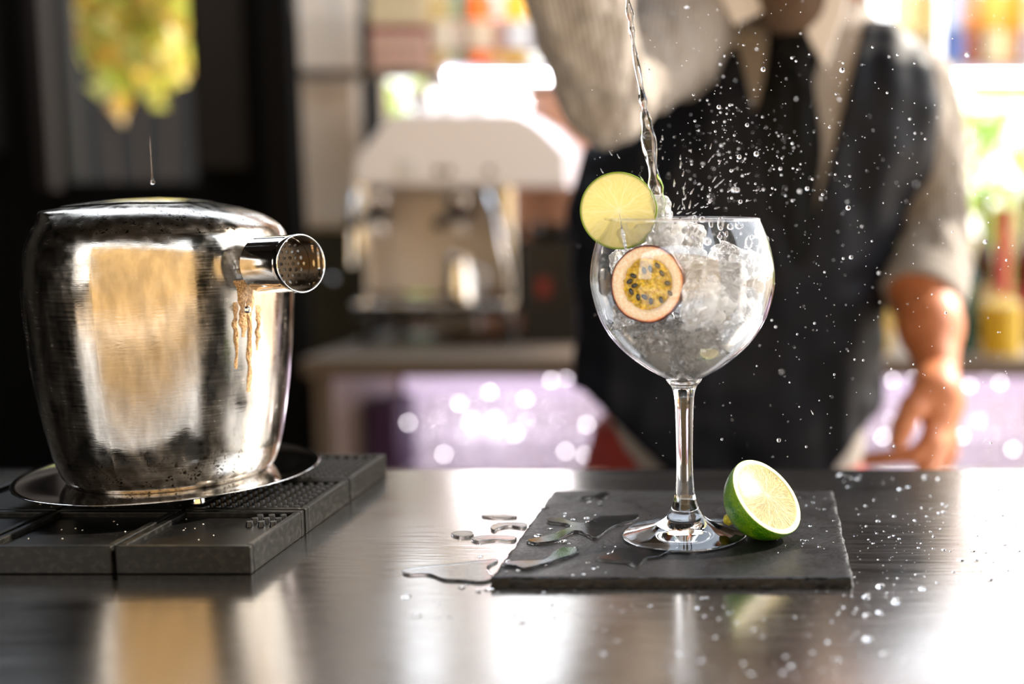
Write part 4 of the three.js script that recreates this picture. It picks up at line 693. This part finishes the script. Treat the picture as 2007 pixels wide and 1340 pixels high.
  mesh('shirt', nets(shirtSd, [P(1010, 0, 1.1).x - 0.02, py2y(1010), -0.16], [0.33, py2y(-70) + 0.12, 0.50], 0.0075, 0.09), shirtM, person).userData.label = 'pale pinstriped shirt with rolled sleeves';
  const cuffD = cu1.clone().sub(el1).normalize();
  mesh('sleeve_cuff', nets((x, y, z) => { const t = (x - cu1.x) * cuffD.x + (y - cu1.y) * cuffD.y + (z - cu1.z) * cuffD.z, r = Math.hypot(x - cu1.x - cuffD.x * t, y - cu1.y - cuffD.y * t, z - cu1.z - cuffD.z * t); return Math.hypot(Math.max(Math.abs(t) - 0.016, 0), Math.abs(r - 0.052)) - 0.006; }, [cu1.x - 0.08, cu1.y - 0.08, cu1.z - 0.08], [cu1.x + 0.08, cu1.y + 0.08, cu1.z + 0.08], 0.004, 0.09), shirtM, person);
  const vestSd = (x, y, z) => {
    let d = torso(x, y, z) - 0.011 + folds(x, y, z);
    d = smax(d, -neckV(x, y, z), 0.006);
    d = Math.max(d, hemY(x) - y, y - py2y(52));
    const arm = chain1(x, y, z); return Math.max(d, -(torso(x, y, z) + 0.012), -arm);
  };
  const chain1 = chain([[P(1860, 150, 1.60), 0.075], [P(1845, 330, 1.62), 0.06]], 0.02);
  const vestM = mat(new THREE.Color().setRGB(0.007, 0.0075, 0.0105), 0.5, 0, { specularIntensity: 0.3, sheen: 1, sheenColor: new THREE.Color().setRGB(0.26, 0.28, 0.42), sheenRoughness: 0.35 });
  mesh('vest', nets(vestSd, [lo[0], py2y(985), -0.17], [hi[0], py2y(20), 0.17], 0.006, 0.1), vestM, person).userData.label = 'dark charcoal waistcoat with a satin sheen';
  const tieSd = (x, y, z) => { const f = clamp((py2y(100) - y) / (py2y(100) - py2y(520)), 0, 1), cx = px2x(lerp(1548, 1520, f), 1.47) - O.x, w = lerp(0.022, 0.045, sstep(f, 0, 0.5)), d = Math.hypot(Math.max(Math.abs(x - cx) - w, 0), Math.max(Math.abs(torso(x, y, z) - 0.006) - 0.002, 0)) - 0.004 + 0.003 * n3(x * 30, y * 8, 2); return Math.max(d, y - py2y(70), py2y(540) - y, -z); };
  const knot = ell(P(1560, 100, 1.462), 0.03, 0.034, 0.02);
  mesh('tie', nets((x, y, z) => smin(tieSd(x, y, z), knot(x, y, z) + 0.003 * n3(x * 50, y * 30, z * 40), 0.012), [px2x(1440) - O.x, py2y(545), 0.03], [px2x(1680) - O.x, py2y(40), 0.17], 0.004), mat(0x040404, 0.6, 0, { specularIntensity: 0.3 }), person).userData.label = 'black knotted tie';
  const wedge = (pts, z, t) => { const s = new THREE.Shape(pts.map(([px, py]) => { const p = P(px, py, z); return new THREE.Vector2(p.x, p.y); })); return new THREE.ExtrudeGeometry(s, { depth: t, bevelEnabled: true, bevelSize: 0.003, bevelThickness: 0.003, bevelSegments: 3 }).translate(0, 0, TZ - z); };
  const collarM = mat(0xe2d8cf, 0.8);
  for (const [pts, z] of [[[[1400, -40], [1440, 44], [1506, 14], [1500, -50]], 1.455], [[[1660, -40], [1652, 20], [1618, 128], [1585, 70], [1590, -20]], 1.452]]) mesh('collar', wedge(pts, z, 0.004), collarM, person).userData.label = 'pale shirt collar';
  const hip = (s) => P(1420 + s * 130, 960, TZ);
  const legSd = (x, y, z) => { let d = 1; for (const s of [-1, 1]) { const h = hip(s); d = smin(d, chain([[h, 0.105], [V(h.x, 0.5, 0.01), 0.075], [V(h.x, 0.05, 0), 0.06]], 0.04)(x, y, z), 0.05); } const h = Math.max(torso(x, y, z) + 0.004, y - py2y(800)); return Math.max(smin(d, h, 0.03), 0.03 - y, y - py2y(820)); };
  mesh('trousers', nets(legSd, [-0.28, 0, -0.2], [0.28, py2y(800) + 0.03, 0.2], 0.012, 0.1), mat(0x8f2a1c, 0.8), person).userData.label = 'rust red trousers';
  for (const s of [-1, 1]) mesh('shoe', nets((x, y, z) => Math.max(chain([[V(hip(s).x, 0.045, -0.04), 0.045], [V(hip(s).x, 0.035, 0.16), 0.04]], 0.02)(x, y, z), 0.001 - y), [hip(s).x - 0.08, -0.01, -0.12], [hip(s).x + 0.08, 0.12, 0.24], 0.009), mat(0x14100e, 0.4), person);
  // body: head, neck, forearms and hands in one mesh
  const head = P(1545, -135, 1.52), chin = P(1556, 12, 1.465), nk = P(1565, 70, 1.57);
  const headSd = (x, y, z) => {
    let d = smin(ell(head, 0.078, 0.105, 0.098)(x, y, z), cap(V(head.x, head.y - 0.04, head.z + 0.03), chin, 0.062, 0.036)(x, y, z), 0.05);
    d = smin(d, cap(V(head.x, head.y + 0.01, head.z + 0.094), V(head.x, head.y - 0.03, head.z + 0.112), 0.008, 0.014)(x, y, z), 0.016);           // nose
    d = smin(d, cap(V(head.x - 0.02, head.y - 0.062, head.z + 0.088), V(head.x + 0.02, head.y - 0.062, head.z + 0.088), 0.009, 0.009)(x, y, z), 0.012);   // lips
    for (const s of [-1, 1]) { d = smin(d, ell(V(head.x + s * 0.082, head.y - 0.01, head.z - 0.005), 0.010, 0.032, 0.019)(x, y, z), 0.01); d = smax(d, -ell(V(head.x + s * 0.032, head.y + 0.008, head.z + 0.105), 0.016, 0.010, 0.016)(x, y, z), 0.012); }
    return smin(d, cap(V(head.x, head.y - 0.06, head.z - 0.02), nk, 0.055, 0.062)(x, y, z), 0.03);
  };
  const arm1 = chain([[cu1.clone().lerp(el1, 0.3), 0.045], [cu1, 0.044], [cu1.clone().lerp(wr1, 0.45), 0.040], [wr1, 0.026]], 0.02);
  const hz = 1.375, H = (px, py, dz = 0) => P(px, py, hz + dz);
  const handSd = (() => {
    const c = [
      chain([[wr1, 0.026], [H(1834, 770), 0.027], [H(1838, 806), 0.022]], 0.02), chain([[wr1, 0.022], [H(1850, 785, 0.02), 0.022], [H(1853, 820, 0.02), 0.017]], 0.02),
      chain([[H(1818, 762, -0.01), 0.018], [H(1788, 798, -0.025), 0.0150], [H(1770, 834, -0.032), 0.0135], [H(1761, 862, -0.036), 0.012]], 0.006),      // thumb
      chain([[H(1828, 815, -0.008), 0.0120], [H(1822, 862, -0.022), 0.0108], [H(1792, 891, -0.022), 0.0100], [H(1702, 900, -0.015), 0.0085]], 0.005),    // index
      chain([[H(1840, 818, 0), 0.0120], [H(1834, 866, -0.016), 0.0110], [H(1820, 902, -0.02), 0.0100], [H(1810, 917, -0.018), 0.0092]], 0.005),
      chain([[H(1851, 822, 0.01), 0.0115], [H(1849, 866, -0.004), 0.0115], [H(1838, 900, -0.008), 0.0105], [H(1832, 916, -0.006), 0.009]], 0.005),
      chain([[H(1857, 825, 0.025), 0.0115], [H(1864, 860, 0.015), 0.0105], [H(1862, 888, 0.01), 0.0095], [H(1857, 908, 0.01), 0.0085]], 0.005),
    ];
    return (x, y, z) => c.reduce((d, f) => smin(d, f(x, y, z), 0.008), 1);
  })();
  const grip = wr2.clone().add(V(0.012, 0.045, 0.05)), mouthW = Q(1223, -95, GZ + 0.012), mouth = mouthW.clone().sub(O), axis = grip.clone().sub(mouth).normalize();
  const arm2 = chain([[mid2, 0.042], [wr2, 0.027], [grip.clone().add(V(-0.01, -0.03, -0.01)), 0.028]], 0.02);
  const side = V(0, 1, 0).cross(axis).normalize(), upv = axis.clone().cross(side).normalize();
  const fing = [0, 1, 2, 3].map((k) => { const c = grip.clone().addScaledVector(axis, (k - 1.5) * -0.021), f = (a, r) => c.clone().addScaledVector(side, Math.cos(a) * 0.045).addScaledVector(upv, Math.sin(a) * 0.045); return chain([[f(-1.9), 0.012], [f(-0.9), 0.011], [f(0.2), 0.0105], [f(1.1 - 0.1 * Math.abs(k - 1.4)), 0.009]], 0.005); });
  const thumb2 = (() => { const c = grip.clone().addScaledVector(axis, -0.045), f = (a) => c.clone().addScaledVector(side, Math.cos(a) * 0.046).addScaledVector(upv, Math.sin(a) * 0.046); return chain([[f(-2.2), 0.014], [f(-3.0), 0.012], [f(-3.9), 0.0105]], 0.006); })();
  const palm2 = chain([[wr2, 0.026], [grip.clone().addScaledVector(axis, 0.02).addScaledVector(upv, -0.06).addScaledVector(side, -0.012), 0.022], [grip.clone().addScaledVector(axis, -0.03).addScaledVector(upv, -0.058).addScaledVector(side, -0.012), 0.02]], 0.03);
  const hand2 = (x, y, z) => fing.reduce((d, f) => smin(d, f(x, y, z), 0.006), smin(palm2(x, y, z), thumb2(x, y, z), 0.01));
  const bbox = (pts, m) => [[0, 1, 2].map((k) => Math.min(...pts.map((p) => p.getComponent(k))) - m), [0, 1, 2].map((k) => Math.max(...pts.map((p) => p.getComponent(k))) + m)];
  const skinMap = tex(128, 128, (u, v) => { const s = fbm(u * 8, v * 8); return [0.72 + 0.05 * s, 0.43 + 0.06 * s, 0.26 + 0.06 * s]; });
  const skin = mat(0xffffff, 0.5, 0, { map: skinMap });
  const bodyGeo = merge([
    nets(headSd, ...bbox([head, nk, chin], 0.15), 0.006, 0.2),
    nets((x, y, z) => Math.max(torso(x, y, z) + 0.016, y - py2y(60)), [lo[0], py2y(900), -0.15], [hi[0], py2y(30), 0.15], 0.014, 0.2),
    nets(arm1, ...bbox([el1, cu1, wr1], 0.06), 0.006, 0.2), nets(handSd, ...bbox([wr1, H(1705, 899, -0.03), H(1864, 917, 0.03)], 0.035), 0.003, 0.2),
    nets(arm2, ...bbox([mid2, wr2, grip], 0.06), 0.006, 0.2), nets(hand2, ...bbox([wr2, grip], 0.085), 0.003, 0.2),
  ]);
  mesh('body', bodyGeo, skin, person);
  const hairM = mat(0x2a1d14, 0.7);
  mesh('hair', nets((x, y, z) => Math.max(ell(V(head.x, head.y + 0.012, head.z - 0.008), 0.086, 0.108, 0.104)(x, y, z) + 0.003 * n3(x * 60, y * 60, z * 60), (head.y + 0.045) - y + (z - head.z) * 0.75), ...bbox([head], 0.14), 0.006), hairM, person);
  mesh('beard', nets((x, y, z) => Math.max(headSd(x, y, z) - 0.003 + 0.002 * n3(x * 90, y * 90, z * 90), y - (head.y - 0.072), (chin.y - 0.045) - y, head.z + 0.005 - z), ...bbox([head, chin], 0.1), 0.005), mat(0x5a4636, 0.9), person);
  for (const s of [-1, 1]) mesh('eye', new THREE.SphereGeometry(0.011, 14, 10).translate(head.x + s * 0.032, head.y + 0.008, head.z + 0.084), mat(0xe8e2da, 0.2), person);
  // the bottle in the raised hand, out of which the stream falls
  const b = thing('pouring_bottle', 'clear bottle held in the raised hand, pouring the stream', 'bottle', mouthW);
  b.quaternion.setFromUnitVectors(V(0, 1, 0), axis);
  mesh('bottle_body', lathe(smoothPts([[0.011, 0], [0.012, 0.03], [0.013, 0.09], [0.03, 0.14], [0.034, 0.18], [0.034, 0.36], [0.033, 0.372]], 40).concat([[0, 0.373]]), 32), M.pane, b);
  mesh('pour_ring', new THREE.TorusGeometry(0.0115, 0.002, 8, 24).rotateX(Math.PI / 2), M.chrome, b);
}

renderer.render(scene, camera);
